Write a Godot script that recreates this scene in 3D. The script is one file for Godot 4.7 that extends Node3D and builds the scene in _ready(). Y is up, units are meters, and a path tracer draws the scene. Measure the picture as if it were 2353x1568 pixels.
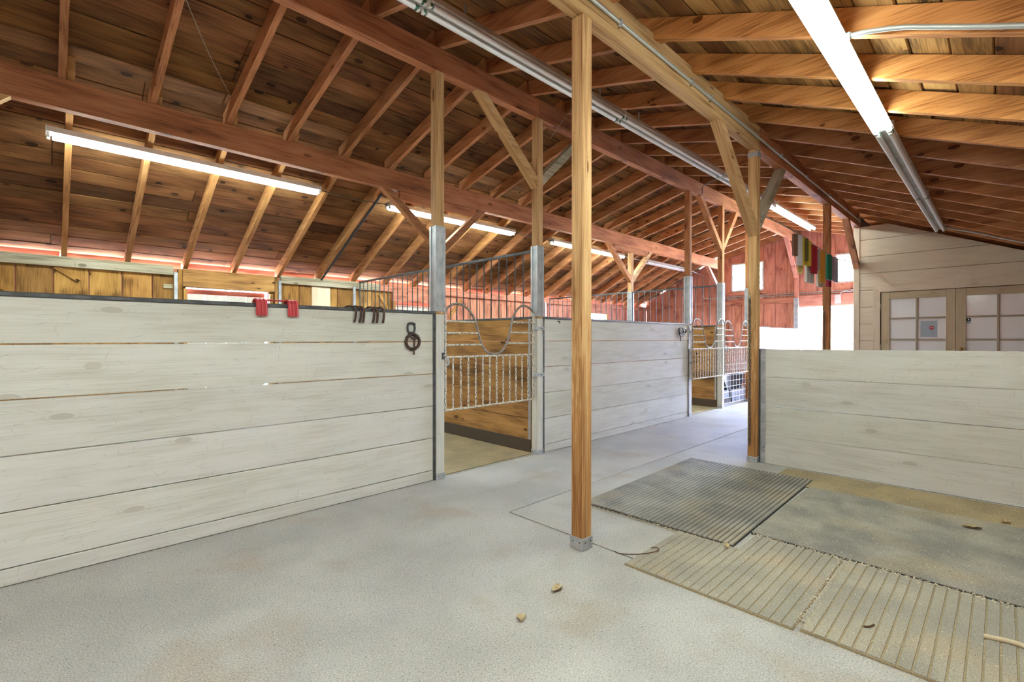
extends Node3D
# A horse barn aisle. World axes: x runs along the barn (called l), y is up, and -z runs across it (called t).
# V(l, y, t) turns barn coordinates into a point. The camera stands at l = 0, t = 0.

const SP := 0.61            # rafter spacing
const L0 := -3.0            # back end of the barn
const L1 := 13.58           # inner face of the far end wall
const TL := 7.85            # inner face of the left outer wall
const TR := -1.75           # inner face of the right outer wall
const TF := 3.57            # front face of the stall fronts
const CAPY := 1.523         # top of the stall fronts
const JOINTS := [0.0, 0.092, 0.382, 0.671, 0.961, 1.250, 1.497]

var rng := RandomNumberGenerator.new()
var meshes := {}
var mats := {}
var used := {}

func V(l: float, y: float, t: float) -> Vector3:
	return Vector3(l, y, -t)

# ------------------------------------------------------------------ the roof's underside
func rb_lo(t: float) -> float: return 3.47 - 0.513 * (t - 5.45)
func rb_li(t: float) -> float: return 3.93 - 0.262 * (t - 3.61)
func rb_ri(t: float) -> float: return 3.93 - 0.268 * (3.61 - t)
func rb_ro(t: float) -> float: return 3.445 - 0.43 * (1.80 - t)
func rafter_bottom(t: float) -> float:
	if t > 5.45: return rb_lo(t)
	if t > 3.61: return rb_li(t)
	if t > 1.80: return rb_ri(t)
	return rb_ro(t)
func deck_y(t: float) -> float: return rafter_bottom(t) + 0.152

# ------------------------------------------------------------------ nodes, names, metas
func numbered(nm: String) -> String:
	if not used.has(nm):
		used[nm] = 0
		return nm
	used[nm] += 1
	return "%s_%03d" % [nm, used[nm]]

func tag(o: Node, label: String, category: String, group := "", kind := "") -> void:
	o.set_meta("label", label)
	o.set_meta("category", category)
	if group != "": o.set_meta("group", group)
	if kind != "": o.set_meta("kind", kind)

func thing(nm: String, label: String, category: String, at: Vector3, group := "", kind := "") -> Node3D:
	var o := Node3D.new()
	o.name = numbered(nm)
	add_child(o)
	o.position = at
	tag(o, label, category, group, kind)
	return o

func where(n: Node) -> Vector3:
	var p := Vector3.ZERO
	while n != self and n is Node3D:
		p += n.position
		n = n.get_parent()
	return p

# a mesh as a part of a thing, its place given in the world (parents are not turned)
func part(parent: Node, nm: String, mesh: Mesh, mat: Material, at: Vector3, turn := Basis()) -> MeshInstance3D:
	var o := MeshInstance3D.new()
	o.name = nm
	o.mesh = mesh
	o.material_override = mat
	parent.add_child(o, true)
	o.transform = Transform3D(turn, at - where(parent))
	return o

# a thing that is one mesh
func single(nm: String, mesh: Mesh, mat: Material, at: Vector3, label: String, category: String, group := "", kind := "", turn := Basis()) -> MeshInstance3D:
	var o := MeshInstance3D.new()
	o.name = numbered(nm)
	o.mesh = mesh
	o.material_override = mat
	add_child(o)
	o.transform = Transform3D(turn, at)
	tag(o, label, category, group, kind)
	return o

# ------------------------------------------------------------------ mesh helpers
class Geo:
	var v := PackedVector3Array()
	var n := PackedVector3Array()
	var u := PackedVector2Array()
	var ix := PackedInt32Array()
	func quad(a: Vector3, b: Vector3, c: Vector3, d: Vector3, nn: Vector3, ua: Vector2, ub: Vector2, uc: Vector2, ud: Vector2) -> void:
		var k := v.size()
		v.append_array(PackedVector3Array([a, b, c, d]))
		n.append_array(PackedVector3Array([nn, nn, nn, nn]))
		u.append_array(PackedVector2Array([ua, ub, uc, ud]))
		if (b - a).cross(c - a).dot(nn) > 0.0: ix.append_array(PackedInt32Array([k, k + 2, k + 1, k, k + 3, k + 2]))
		else: ix.append_array(PackedInt32Array([k, k + 1, k + 2, k, k + 2, k + 3]))
	func tri(a: Vector3, b: Vector3, c: Vector3, nn: Vector3, ua: Vector2, ub: Vector2, uc: Vector2) -> void:
		var k := v.size()
		v.append_array(PackedVector3Array([a, b, c]))
		n.append_array(PackedVector3Array([nn, nn, nn]))
		u.append_array(PackedVector2Array([ua, ub, uc]))
		if (b - a).cross(c - a).dot(nn) > 0.0: ix.append_array(PackedInt32Array([k, k + 2, k + 1]))
		else: ix.append_array(PackedInt32Array([k, k + 1, k + 2]))
	func mesh() -> ArrayMesh:
		var m := ArrayMesh.new()
		var a := []
		a.resize(Mesh.ARRAY_MAX)
		a[Mesh.ARRAY_VERTEX] = v
		a[Mesh.ARRAY_NORMAL] = n
		a[Mesh.ARRAY_TEX_UV] = u
		a[Mesh.ARRAY_INDEX] = ix
		m.add_surface_from_arrays(Mesh.PRIMITIVE_TRIANGLES, a)
		return m

func box_uv(p: Vector3, face: int, ax: int) -> Vector2:
	if face == ax:
		return Vector2(p[(ax + 1) % 3], p[(ax + 2) % 3])
	return Vector2(p[ax], p[3 - face - ax] + 0.37 * face)

func add_cbox(g: Geo, c: Vector3, s: Vector3, b: float, ax: int) -> void:
	var h := s * 0.5
	b = minf(b, minf(h.x, minf(h.y, h.z)) * 0.45)
	var f := func(face: int, sg: float, j: float, k: float) -> Vector3:
		var p := Vector3.ZERO
		p[face] = sg * h[face]
		p[(face + 1) % 3] = j * (h[(face + 1) % 3] - b)
		p[(face + 2) % 3] = k * (h[(face + 2) % 3] - b)
		return p
	for face in 3:
		for sg in [-1.0, 1.0]:
			var nn := Vector3.ZERO
			nn[face] = sg
			var p := [f.call(face, sg, -1, -1), f.call(face, sg, 1, -1), f.call(face, sg, 1, 1), f.call(face, sg, -1, 1)]
			g.quad(c + p[0], c + p[1], c + p[2], c + p[3], nn, box_uv(p[0], face, ax), box_uv(p[1], face, ax), box_uv(p[2], face, ax), box_uv(p[3], face, ax))
	if b <= 0.0: return
	for e in 3:   # edges run along axis e
		var i := (e + 1) % 3
		var j := (e + 2) % 3
		for si in [-1.0, 1.0]:
			for sj in [-1.0, 1.0]:
				var q := []
				for w in [[0, -1.0], [0, 1.0], [1, 1.0], [1, -1.0]]:
					var p := Vector3.ZERO
					p[e] = w[1] * (h[e] - b)
					p[i] = si * (h[i] - (0.0 if w[0] == 0 else b))
					p[j] = sj * (h[j] - (b if w[0] == 0 else 0.0))
					q.append(p)
				var nn := Vector3.ZERO
				nn[i] = si
				nn[j] = sj
				g.quad(c + q[0], c + q[1], c + q[2], c + q[3], nn.normalized(), box_uv(q[0], i if i != ax else j, ax), box_uv(q[1], i if i != ax else j, ax), box_uv(q[2], i if i != ax else j, ax), box_uv(q[3], i if i != ax else j, ax))
	for sx in [-1.0, 1.0]:
		for sy in [-1.0, 1.0]:
			for sz in [-1.0, 1.0]:
				var a := Vector3(sx * h.x, sy * (h.y - b), sz * (h.z - b))
				var d := Vector3(sx * (h.x - b), sy * h.y, sz * (h.z - b))
				var e2 := Vector3(sx * (h.x - b), sy * (h.y - b), sz * h.z)
				g.tri(c + a, c + d, c + e2, Vector3(sx, sy, sz).normalized(), Vector2(a.x, a.y), Vector2(d.x, d.y), Vector2(e2.x, e2.y))

func cbox(s: Vector3, b: float, ax: int) -> Mesh:
	var key := "b%.4f,%.4f,%.4f,%.4f,%d" % [s.x, s.y, s.z, b, ax]
	if not meshes.has(key):
		var g := Geo.new()
		add_cbox(g, Vector3.ZERO, s, b, ax)
		meshes[key] = g.mesh()
	return meshes[key]

# a board between barn coordinates; ax: 0 grain along l, 1 upright, 2 across
func bx(parent: Node, nm: String, mat: Material, l0: float, l1: float, y0: float, y1: float, t0: float, t1: float, ax := 0, bev := 0.003) -> MeshInstance3D:
	return part(parent, nm, cbox(Vector3(absf(l1 - l0), absf(y1 - y0), absf(t1 - t0)), bev, ax), mat, V((l0 + l1) / 2, (y0 + y1) / 2, (t0 + t1) / 2))

# a box from point p to point q, w wide and h high
func bar_basis(p: Vector3, q: Vector3, side := Vector3.ZERO) -> Basis:
	var x := (q - p).normalized()
	var z := side
	if z == Vector3.ZERO: z = x.cross(Vector3.UP if absf(x.y) < 0.95 else Vector3.RIGHT)
	z = (z - x * z.dot(x)).normalized()
	return Basis(x, z.cross(x), z)

func bar(parent: Node, nm: String, mat: Material, p: Vector3, q: Vector3, w: float, h: float, bev := 0.003) -> MeshInstance3D:
	return part(parent, nm, cbox(Vector3(snappedf((q - p).length(), 0.001), h, w), bev, 0), mat, (p + q) / 2, bar_basis(p, q))

# a polygon in one plane given thickness. plane "ly": points are (l, y), thick along t; "ty": (t, y), thick along l; "lt": (l, t), thick along y
func prism(poly: PackedVector2Array, a: float, b: float, plane: String, ax := 0) -> Mesh:
	var g := Geo.new()
	add_prism(g, poly, a, b, plane, ax)
	return g.mesh()

func lift(p: Vector2, w: float, plane: String) -> Vector3:
	if plane == "ly": return V(p.x, p.y, w)
	if plane == "ty": return V(w, p.y, p.x)
	return V(p.x, w, p.y)

func add_prism(g: Geo, poly: PackedVector2Array, a: float, b: float, plane: String, ax := 0) -> void:
	var tris := Geometry2D.triangulate_polygon(poly)
	var out: Vector3 = (lift(Vector2.ZERO, b, plane) - lift(Vector2.ZERO, a, plane)).normalized()
	var uvof := func(p: Vector2) -> Vector2: return p if ax == 0 else Vector2(p.y, p.x)
	for side in 2:
		var w := a if side == 0 else b
		var nn := -out if side == 0 else out
		for k in range(0, tris.size(), 3):
			var p := [poly[tris[k]], poly[tris[k + 1]], poly[tris[k + 2]]]
			g.tri(lift(p[0], w, plane), lift(p[1], w, plane), lift(p[2], w, plane), nn, uvof.call(p[0]), uvof.call(p[1]), uvof.call(p[2]))
	var mid := Vector2.ZERO
	for p in poly: mid += p
	mid /= poly.size()
	var cw := Geometry2D.is_polygon_clockwise(poly)
	for k in poly.size():
		var p := poly[k]
		var q := poly[(k + 1) % poly.size()]
		var d := q - p
		if d.length() < 1e-5: continue
		var nn2 := Vector2(d.y, -d.x).normalized()
		if cw: nn2 = -nn2
		var nn: Vector3 = (lift(p + nn2, 0.0, plane) - lift(p, 0.0, plane)).normalized()
		var lo := 0.0
		var hi := d.length()
		g.quad(lift(p, a, plane), lift(q, a, plane), lift(q, b, plane), lift(p, b, plane), nn, Vector2(lo, a), Vector2(hi, a), Vector2(hi, b), Vector2(lo, b))

# a round tube along a path
func tube(path: PackedVector3Array, r: float, sides := 8, closed := false, r2 := -1.0) -> Mesh:
	var g := Geo.new()
	add_tube(g, path, r, sides, closed, r2)
	return g.mesh()

func add_tube(g: Geo, path: PackedVector3Array, r: float, sides := 8, closed := false, r2 := -1.0) -> void:
	if r2 < 0.0: r2 = r
	var m := path.size()
	var base := g.v.size()
	var prev := Vector3.ZERO
	var dist := 0.0
	var rings := m + (1 if closed else 0)
	for k in rings:
		var i := k % m
		var a := path[(i - 1 + m) % m] if (closed or i > 0) else path[i]
		var c := path[(i + 1) % m] if (closed or i < m - 1) else path[i]
		var d := (c - a).normalized()
		var side := d.cross(Vector3.UP if absf(d.y) < 0.9 else Vector3.RIGHT) if prev == Vector3.ZERO else prev - d * prev.dot(d)
		side = side.normalized()
		prev = side
		var up := side.cross(d)
		if k > 0: dist += (path[i] - path[(k - 1) % m]).length()
		var rr := lerpf(r, r2, float(k) / maxf(1, rings - 1))
		for s in sides + 1:
			var an := TAU * s / sides
			var nn := side * cos(an) + up * sin(an)
			g.v.append(path[i] + nn * rr)
			g.n.append(nn)
			g.u.append(Vector2(dist, rr * an))
	for k in rings - 1:
		for s in sides:
			var a := base + k * (sides + 1) + s
			var b := a + sides + 1
			g.ix.append_array(PackedInt32Array([a, a + 1, b, a + 1, b + 1, b]))
	if not closed:
		for e in [0, rings - 1]:
			var i: int = e
			var nn: Vector3 = ((path[0] - path[1]) if e == 0 else (path[m - 1] - path[m - 2])).normalized()
			for s in range(1, sides - 1):
				var o: int = base + i * (sides + 1)
				g.tri(g.v[o], g.v[o + s], g.v[o + s + 1], nn, Vector2.ZERO, Vector2(0.01, 0), Vector2(0, 0.01))

func rod(parent: Node, nm: String, mat: Material, p: Vector3, q: Vector3, r: float, sides := 8) -> MeshInstance3D:
	var d := q - p
	var key := "r%.3f,%.4f,%d" % [d.length(), r, sides]
	if not meshes.has(key):
		var h := d.length() / 2
		meshes[key] = tube(PackedVector3Array([Vector3(-h, 0, 0), Vector3(h, 0, 0)]), r, sides)
	return part(parent, nm, meshes[key], mat, (p + q) / 2, bar_basis(p, q))

func smooth(pts: Array, closed := false, step := 5) -> PackedVector3Array:
	var out := PackedVector3Array()
	var m := pts.size()
	for i in (m if closed else m - 1):
		var p0: Vector3 = pts[(i - 1 + m) % m] if (closed or i > 0) else pts[i]
		var p1: Vector3 = pts[i]
		var p2: Vector3 = pts[(i + 1) % m]
		var p3: Vector3 = pts[(i + 2) % m] if (closed or i < m - 2) else p2
		for s in step:
			out.append(p1.cubic_interpolate(p2, p0, p3, float(s) / step))
	if not closed: out.append(pts[m - 1])
	return out

# ------------------------------------------------------------------ textures
func noise_bytes(w: int, h: int, nw: int, nh: int, sd: int, freq: float, oct: int) -> PackedByteArray:
	var n := FastNoiseLite.new()
	n.seed = sd
	n.frequency = freq
	n.fractal_octaves = oct
	n.noise_type = FastNoiseLite.TYPE_SIMPLEX_SMOOTH
	var im := n.get_seamless_image(nw, nh)
	im.convert(Image.FORMAT_L8)
	if nw != w or nh != h: im.resize(w, h, Image.INTERPOLATE_CUBIC)
	return im.get_data()

func texture_of(data: PackedByteArray, w: int, h: int) -> ImageTexture:
	var im := Image.create_from_data(w, h, false, Image.FORMAT_RGB8, data)
	return ImageTexture.create_from_image(im)

func normal_of(data: PackedByteArray, w: int, h: int, strength: float) -> ImageTexture:
	var im := Image.create_from_data(w, h, false, Image.FORMAT_L8, data)
	im.convert(Image.FORMAT_RGBA8)
	im.bump_map_to_normal_map(strength)
	return ImageTexture.create_from_image(im)

# wood: grain runs along u. cols = [dark, mid, light] as sRGB 0..255 triples
func wood_tex(w: int, h: int, sd: int, cols: Array, knots: int, streak: float, blotch: float, marks := 0, mark_col := Vector3(60, 55, 48), rings := 0.16) -> Array:
	var fine := noise_bytes(w, h, w / 32, h, sd, 0.16, 3)
	var mid := noise_bytes(w, h, w / 16, h / 2, sd + 1, 0.045, 3)
	var blot := noise_bytes(w, h, w / 8, h / 4, sd + 2, 0.02, 3)
	var warp := noise_bytes(w, h, w / 8, h / 8, sd + 3, 0.03, 2)
	var val := PackedFloat32Array()
	val.resize(w * h)
	for y in h:
		for x in w:
			var i := y * w + x
			var ring := sin((float(y) / h * 64.0 + warp[i] * 0.022) * TAU * 0.5) * 0.5 + 0.5
			val[i] = (fine[i] / 255.0 - 0.5) * streak + (mid[i] / 255.0 - 0.5) * streak * 0.9 + (ring - 0.5) * streak * rings + (blot[i] / 255.0 - 0.5) * blotch + 0.5
	var r := RandomNumberGenerator.new()
	r.seed = sd * 77 + 5
	for k in knots:
		var cx := r.randi_range(0, w - 1)
		var cy := r.randi_range(0, h - 1)
		var ry := r.randf_range(5.0, 13.0) * h / 512.0
		var rx := ry * r.randf_range(1.2, 2.2)
		var dark := r.randf_range(0.5, 1.1)
		var reach := int(rx * 2.6)
		var ty := int(ry * 2.6)
		for dy in range(-ty, ty + 1):
			for dx in range(-reach, reach + 1):
				var d := sqrt(pow(dx / rx, 2) + pow(dy / ry, 2))
				if d > 2.5: continue
				var i := posmod(cy + dy, h) * w + posmod(cx + dx, w)
				if d < 1.0: val[i] = lerpf(val[i], 0.5 - dark * 0.55, clampf((1.15 - d) * 3.0, 0, 1))
				else: val[i] -= (sin(d * 9.0) * 0.10 + 0.10) * (2.5 - d) / 1.5 * dark
	var data := PackedByteArray()
	data.resize(w * h * 3)
	var hb := PackedByteArray()
	hb.resize(w * h)
	var cd: Vector3 = cols[0]
	var cm: Vector3 = cols[1]
	var cl: Vector3 = cols[2]
	for i in w * h:
		var a := clampf(val[i], 0.0, 1.0)
		var c := cd.lerp(cm, a * 2.0) if a < 0.5 else cm.lerp(cl, a * 2.0 - 1.0)
		data[i * 3] = int(c.x)
		data[i * 3 + 1] = int(c.y)
		data[i * 3 + 2] = int(c.z)
		hb[i] = int(clampf(fine[i] * 0.5 + mid[i] * 0.5, 0, 255))
	for k in marks:   # nail stains, scrapes and scratches
		var cx := r.randi_range(0, w - 1)
		var cy := r.randi_range(0, h - 1)
		var ang := r.randf_range(-0.5, 0.5) if r.randf() < 0.7 else r.randf_range(1.2, 1.9)
		var ln := r.randi_range(4, 46)
		var al := r.randf_range(0.12, 0.7)
		var bend := r.randf_range(-0.02, 0.02)
		var px := float(cx)
		var py := float(cy)
		for s in ln:
			px += cos(ang)
			py += sin(ang)
			ang += bend
			var i := posmod(int(py), h) * w + posmod(int(px), w)
			var f := al * (1.0 - absf(s - ln * 0.5) / (ln * 0.5))
			data[i * 3] = int(lerpf(data[i * 3], mark_col.x, f))
			data[i * 3 + 1] = int(lerpf(data[i * 3 + 1], mark_col.y, f))
			data[i * 3 + 2] = int(lerpf(data[i * 3 + 2], mark_col.z, f))
	return [texture_of(data, w, h), normal_of(hb, w, h, 1.6)]

# brown stain and scuffs on the lower half of a post, heaviest on one face, with a ragged grainy outline
func worn(t: ImageTexture) -> ImageTexture:
	var im: Image = t.get_image().duplicate()
	var w := im.get_width()
	var h := im.get_height()
	var edge := noise_bytes(w, h, w / 4, h, 305, 0.05, 4)
	var spot := noise_bytes(w, h, w / 8, h, 311, 0.12, 3)
	for y in h:
		var face := 1.0 if (y < h * 0.10 or y > h * 0.90) else 0.45
		for x in int(w * 0.62):
			var i := y * w + x
			var m := clampf((0.42 + (edge[i] / 255.0 - 0.5) * 0.5 - float(x) / w) * 9.0, 0.0, 1.0) * face * clampf(0.35 + spot[i] / 255.0 * 0.9, 0.0, 1.0)
			if m <= 0.0: continue
			var c := im.get_pixel(x, y)
			im.set_pixel(x, y, Color(c.r * lerpf(1.0, 0.82, m), c.g * lerpf(1.0, 0.73, m), c.b * lerpf(1.0, 0.63, m)))
	return ImageTexture.create_from_image(im)

# mottled stuff: concrete, rubber, plaster. Two colours blended by coarse noise, grains on top
func stone_tex(w: int, h: int, sd: int, a: Vector3, b: Vector3, grain: float, specks: int, spread := 0.02, stain := Vector3(120, 105, 88), stains := 0.0) -> Array:
	var coarse := noise_bytes(w, h, w / 4, h / 4, sd, spread, 4)
	var fine := noise_bytes(w, h, w, h, sd + 1, 0.28, 3)
	var st := noise_bytes(w, h, w / 4, h / 4, sd + 2, 0.012, 4)
	var data := PackedByteArray()
	data.resize(w * h * 3)
	var hb := PackedByteArray()
	hb.resize(w * h)
	for i in w * h:
		var c := a.lerp(b, clampf(coarse[i] / 255.0 * 1.6 - 0.3, 0, 1))
		if stains > 0.0: c = c.lerp(stain, clampf((st[i] / 255.0 - 0.62) * 4.0, 0, 1) * stains)
		c *= 1.0 + (fine[i] / 255.0 - 0.5) * grain
		data[i * 3] = int(clampf(c.x, 0, 255))
		data[i * 3 + 1] = int(clampf(c.y, 0, 255))
		data[i * 3 + 2] = int(clampf(c.z, 0, 255))
		hb[i] = fine[i]
	var r := RandomNumberGenerator.new()
	r.seed = sd
	for k in specks:
		var i := r.randi_range(0, w * h - 3)
		var f := r.randf_range(0.68, 0.92) if r.randf() < 0.7 else 1.14
		for q in ([0, 1, w] if r.randf() < 0.4 else [0]):
			var j: int = (i + q) % (w * h)
			for ch in 3: data[j * 3 + ch] = int(clampf(data[j * 3 + ch] * f, 0, 255))
	return [texture_of(data, w, h), normal_of(hb, w, h, 1.2)]

# white paint flaked off brown steel
func flake_tex(w: int, h: int, sd: int, paint: Vector3, under: Vector3, cover: float) -> ImageTexture:
	var a := noise_bytes(w, h, w, h, sd, 0.05, 4)
	var b := noise_bytes(w, h, w, h, sd + 4, 0.2, 2)
	var data := PackedByteArray()
	data.resize(w * h * 3)
	for i in w * h:
		var m := (a[i] * 0.7 + b[i] * 0.3) / 255.0
		var c := paint if m < cover else under
		c *= 1.0 + (b[i] / 255.0 - 0.5) * 0.18
		data[i * 3] = int(clampf(c.x, 0, 255))
		data[i * 3 + 1] = int(clampf(c.y, 0, 255))
		data[i * 3 + 2] = int(clampf(c.z, 0, 255))
	return texture_of(data, w, h)

# variants of one material: other stretches of the same texture, slightly other tints
func variants(key: String, tex: Array, count: int, su: float, sv: float, rough: float, spread: float, bump := 0.5, tint := Color.WHITE) -> void:
	var r := RandomNumberGenerator.new()
	r.seed = hash(key)
	var list := []
	for k in count:
		var m := StandardMaterial3D.new()
		m.resource_name = key
		m.albedo_texture = tex[0]
		var f := 1.0 + r.randf_range(-spread, spread * 0.5)
		m.albedo_color = Color(clampf(tint.r * f, 0, 1), clampf(tint.g * f * (1.0 + r.randf_range(-0.1, 0.1) * spread), 0, 1), clampf(tint.b * f * (1.0 + r.randf_range(-0.25, 0.25) * spread), 0, 1))
		m.uv1_scale = Vector3(su, sv, 1)
		m.uv1_offset = Vector3(r.randf(), r.randf(), 0)
		m.roughness = rough
		m.metallic_specular = 0.3
		if tex.size() > 1 and bump > 0.0:
			m.normal_enabled = true
			m.normal_texture = tex[1]
			m.normal_scale = bump
		list.append(m)
	mats[key] = list

func mt(key: String, k := -1) -> StandardMaterial3D:
	var list: Array = mats[key]
	return list[rng.randi() % list.size()] if k < 0 else list[k % list.size()]

func plain(key: String, c: Color, rough: float, metal := 0.0) -> StandardMaterial3D:
	var m := StandardMaterial3D.new()
	m.resource_name = key
	m.albedo_color = c
	m.roughness = rough
	m.metallic = metal
	mats[key] = [m]
	return m

func rgb(r: int, g: int, b: int) -> Color: return Color8(r, g, b)

func make_materials() -> void:
	var w: Array
	w = wood_tex(1024, 512, 11, [Vector3(46, 27, 16), Vector3(129, 86, 52), Vector3(166, 122, 78)], 15, 0.30, 0.42, 60, Vector3(30, 22, 16))
	variants("deck", w, 12, 0.4, 0.7, 0.85, 0.30)
	w = wood_tex(1024, 512, 21, [Vector3(100, 58, 36), Vector3(182, 124, 82), Vector3(208, 156, 110)], 9, 0.40, 0.36, 40, Vector3(60, 36, 24))
	variants("rafter", w, 6, 0.5, 1.0, 0.75, 0.14)
	variants("stallrafter", w, 5, 0.5, 1.0, 0.78, 0.1, 0.5, Color(0.97, 1.0, 0.92))  # rafter wood tinted yellower, painting the stall lamps' light into the colour
	variants("beam", w, 4, 0.4, 1.0, 0.75, 0.08, 0.5, Color(0.95, 0.92, 0.93))
	w = wood_tex(1024, 512, 31, [Vector3(118, 80, 46), Vector3(202, 160, 110), Vector3(226, 190, 140)], 6, 0.5, 0.34, 60, Vector3(90, 58, 34))
	variants("post", w, 5, 0.30, 1.6, 0.7, 0.08)
	variants("golden", w, 4, 0.5, 1.0, 0.75, 0.08, 0.5, Color(0.97, 0.83, 0.71))  # paler copy for rafters near the tie stall lamp, its glow painted in
	variants("worn_post", [worn(w[0]), w[1]], 1, 1.0 / 3.25, 1.6, 0.7, 0.0)
	mats["worn_post"][0].uv1_offset = Vector3(0.5, 0, 0)
	w = wood_tex(1024, 512, 41, [Vector3(186, 182, 170), Vector3(209, 207, 198), Vector3(217, 216, 210)], 3, 0.46, 0.32, 420, Vector3(128, 122, 106), 0.06)
	variants("white", w, 7, 0.42, 1.0, 0.62, 0.035, 0.35)
	variants("tack", w, 5, 0.42, 1.0, 0.6, 0.03, 0.35, Color(0.97, 0.89, 0.83))
	variants("casing", w, 3, 0.42, 1.0, 0.55, 0.03, 0.3, Color(0.86, 0.77, 0.68))
	w = wood_tex(1024, 512, 51, [Vector3(72, 50, 28), Vector3(170, 126, 74), Vector3(198, 156, 98)], 11, 0.38, 0.6, 80, Vector3(40, 32, 22))
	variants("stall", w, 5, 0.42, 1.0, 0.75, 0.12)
	variants("wallwood", w, 6, 0.6, 1.0, 0.85, 0.16, 0.6, Color(1.0, 0.97, 0.90))
	w = wood_tex(1024, 512, 61, [Vector3(104, 56, 44), Vector3(190, 126, 102), Vector3(212, 152, 128)], 8, 0.42, 0.45, 60, Vector3(80, 44, 34))
	variants("redwood", w, 6, 0.5, 1.0, 0.8, 0.14)
	w = wood_tex(512, 256, 71, [Vector3(196, 170, 138), Vector3(232, 212, 182), Vector3(240, 226, 202)], 3, 0.3, 0.3)
	variants("cream", w, 3, 0.5, 1.0, 0.7, 0.03, 0.2)
	w = wood_tex(512, 256, 73, [Vector3(120, 112, 92), Vector3(186, 176, 148), Vector3(206, 198, 174)], 8, 0.5, 0.6, 30, Vector3(80, 60, 40))
	variants("plate", w, 3, 0.5, 1.0, 0.85, 0.08, 0.5)
	w = stone_tex(1024, 1024, 81, Vector3(184, 180, 172), Vector3(169, 165, 158), 0.42, 20000, 0.012, Vector3(166, 152, 136), 0.5)
	variants("concrete", w, 3, 0.4, 0.4, 0.68, 0.015, 0.5)
	mats["concrete"][0].metallic_specular = 0.4
	w = stone_tex(512, 512, 91, Vector3(158, 152, 140), Vector3(132, 128, 120), 0.3, 2500, 0.02, Vector3(168, 152, 124), 0.45)
	variants("rubber", w, 3, 0.9, 0.9, 0.72, 0.03, 0.4)
	w = stone_tex(512, 512, 95, Vector3(168, 159, 141), Vector3(150, 143, 130), 0.36, 3500, 0.02, Vector3(178, 158, 130), 0.5)
	variants("ribbed", w, 3, 0.9, 0.9, 0.85, 0.03, 0.6)
	variants("dusty", w, 2, 0.9, 0.9, 0.9, 0.03, 0.6, Color(0.98, 0.93, 0.82))
	w = stone_tex(256, 256, 97, Vector3(190, 193, 195), Vector3(162, 166, 168), 0.12, 120, 0.05)
	variants("galvanised", w, 3, 2.0, 2.0, 0.42, 0.05, 0.1)
	for m in mats["galvanised"]: m.metallic = 0.3
	w = stone_tex(256, 256, 99, Vector3(96, 98, 100), Vector3(74, 74, 74), 0.25, 200, 0.05)
	variants("steel", w, 3, 2.0, 2.0, 0.5, 0.06, 0.2)
	for m in mats["steel"]: m.metallic = 0.35
	w = stone_tex(256, 256, 101, Vector3(92, 72, 62), Vector3(64, 50, 46), 0.5, 500, 0.06)
	variants("rust", w, 2, 6.0, 6.0, 0.75, 0.05, 0.5)
	w = [flake_tex(256, 256, 103, Vector3(222, 218, 206), Vector3(98, 78, 66), 0.58)]
	variants("flaked", w, 4, 2.2, 6.0, 0.6, 0.04)
	w = [flake_tex(256, 256, 107, Vector3(150, 142, 134), Vector3(96, 84, 78), 0.55)]
	variants("barepipe", w, 2, 2.2, 6.0, 0.45, 0.04)
	w = stone_tex(256, 256, 109, Vector3(226, 225, 222), Vector3(206, 204, 200), 0.2, 300, 0.03, Vector3(170, 160, 148), 0.6)
	variants("enamel", w, 3, 1.2, 1.2, 0.4, 0.03, 0.1)
	w = stone_tex(256, 256, 111, Vector3(176, 150, 116), Vector3(204, 184, 150), 0.3, 300, 0.06)
	variants("leaf", w, 3, 8.0, 8.0, 0.8, 0.15, 0.3)
	w = stone_tex(512, 512, 113, Vector3(190, 178, 160), Vector3(168, 155, 136), 0.3, 2000, 0.02)
	variants("ground", w, 1, 0.3, 0.3, 0.95, 0.0, 0.3)
	plain("glass_tube", Color(0.93, 0.93, 0.94), 0.5)
	plain("lit_tube", Color(1, 1, 1), 0.5)
	mats["lit_tube"][0].emission_enabled = true
	mats["lit_tube"][0].emission = LAMP
	mats["lit_tube"][0].emission_energy_multiplier = TUBE_GLOW
	plain("older_tube", Color(1, 1, 1), 0.5)
	mats["older_tube"][0].emission_enabled = true
	mats["older_tube"][0].emission = LAMP
	mats["older_tube"][0].emission_energy_multiplier = TUBE_GLOW * 0.58
	plain("green_cap", rgb(58, 104, 84), 0.5)
	plain("rubber_black", rgb(58, 57, 58), 0.8)
	plain("kick", rgb(76, 64, 48), 0.9)
	plain("conduit", rgb(186, 188, 182), 0.38, 0.5)
	plain("cable", rgb(70, 66, 62), 0.7)
	plain("white_cable", rgb(222, 220, 216), 0.6)
	plain("pane", rgb(222, 218, 222), 0.12)
	plain("poly", rgb(190, 190, 196), 0.3)
	plain("black", rgb(26, 25, 28), 0.5)
	plain("red_paint", rgb(186, 58, 62), 0.45)
	plain("muntin", rgb(150, 134, 116), 0.6)
	plain("frame_white", rgb(226, 224, 220), 0.45)
	plain("dark_gap", rgb(40, 30, 24), 0.9)
	plain("brass", rgb(150, 120, 70), 0.4, 0.8)
	plain("rope", rgb(150, 140, 124), 0.9)
	plain("roofing", rgb(70, 62, 56), 0.95)
	plain("stirrup", rgb(72, 76, 74), 0.5, 0.4)
	plain("bark", rgb(96, 78, 62), 0.9)
	plain("foliage", rgb(84, 122, 62), 0.8)
	mats["foliage"][0].backlight = Color(0.5, 0.6, 0.3)
	plain("blue_panel", rgb(120, 148, 176), 0.7)
	plain("twig", rgb(92, 66, 46), 0.9)
	plain("shaving", rgb(206, 190, 158), 0.9)
	plain("bucket", rgb(70, 78, 92), 0.35)
	plain("horsehair", rgb(58, 50, 44), 0.9)
	plain("sticker_red", rgb(170, 44, 48), 0.5)
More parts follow.
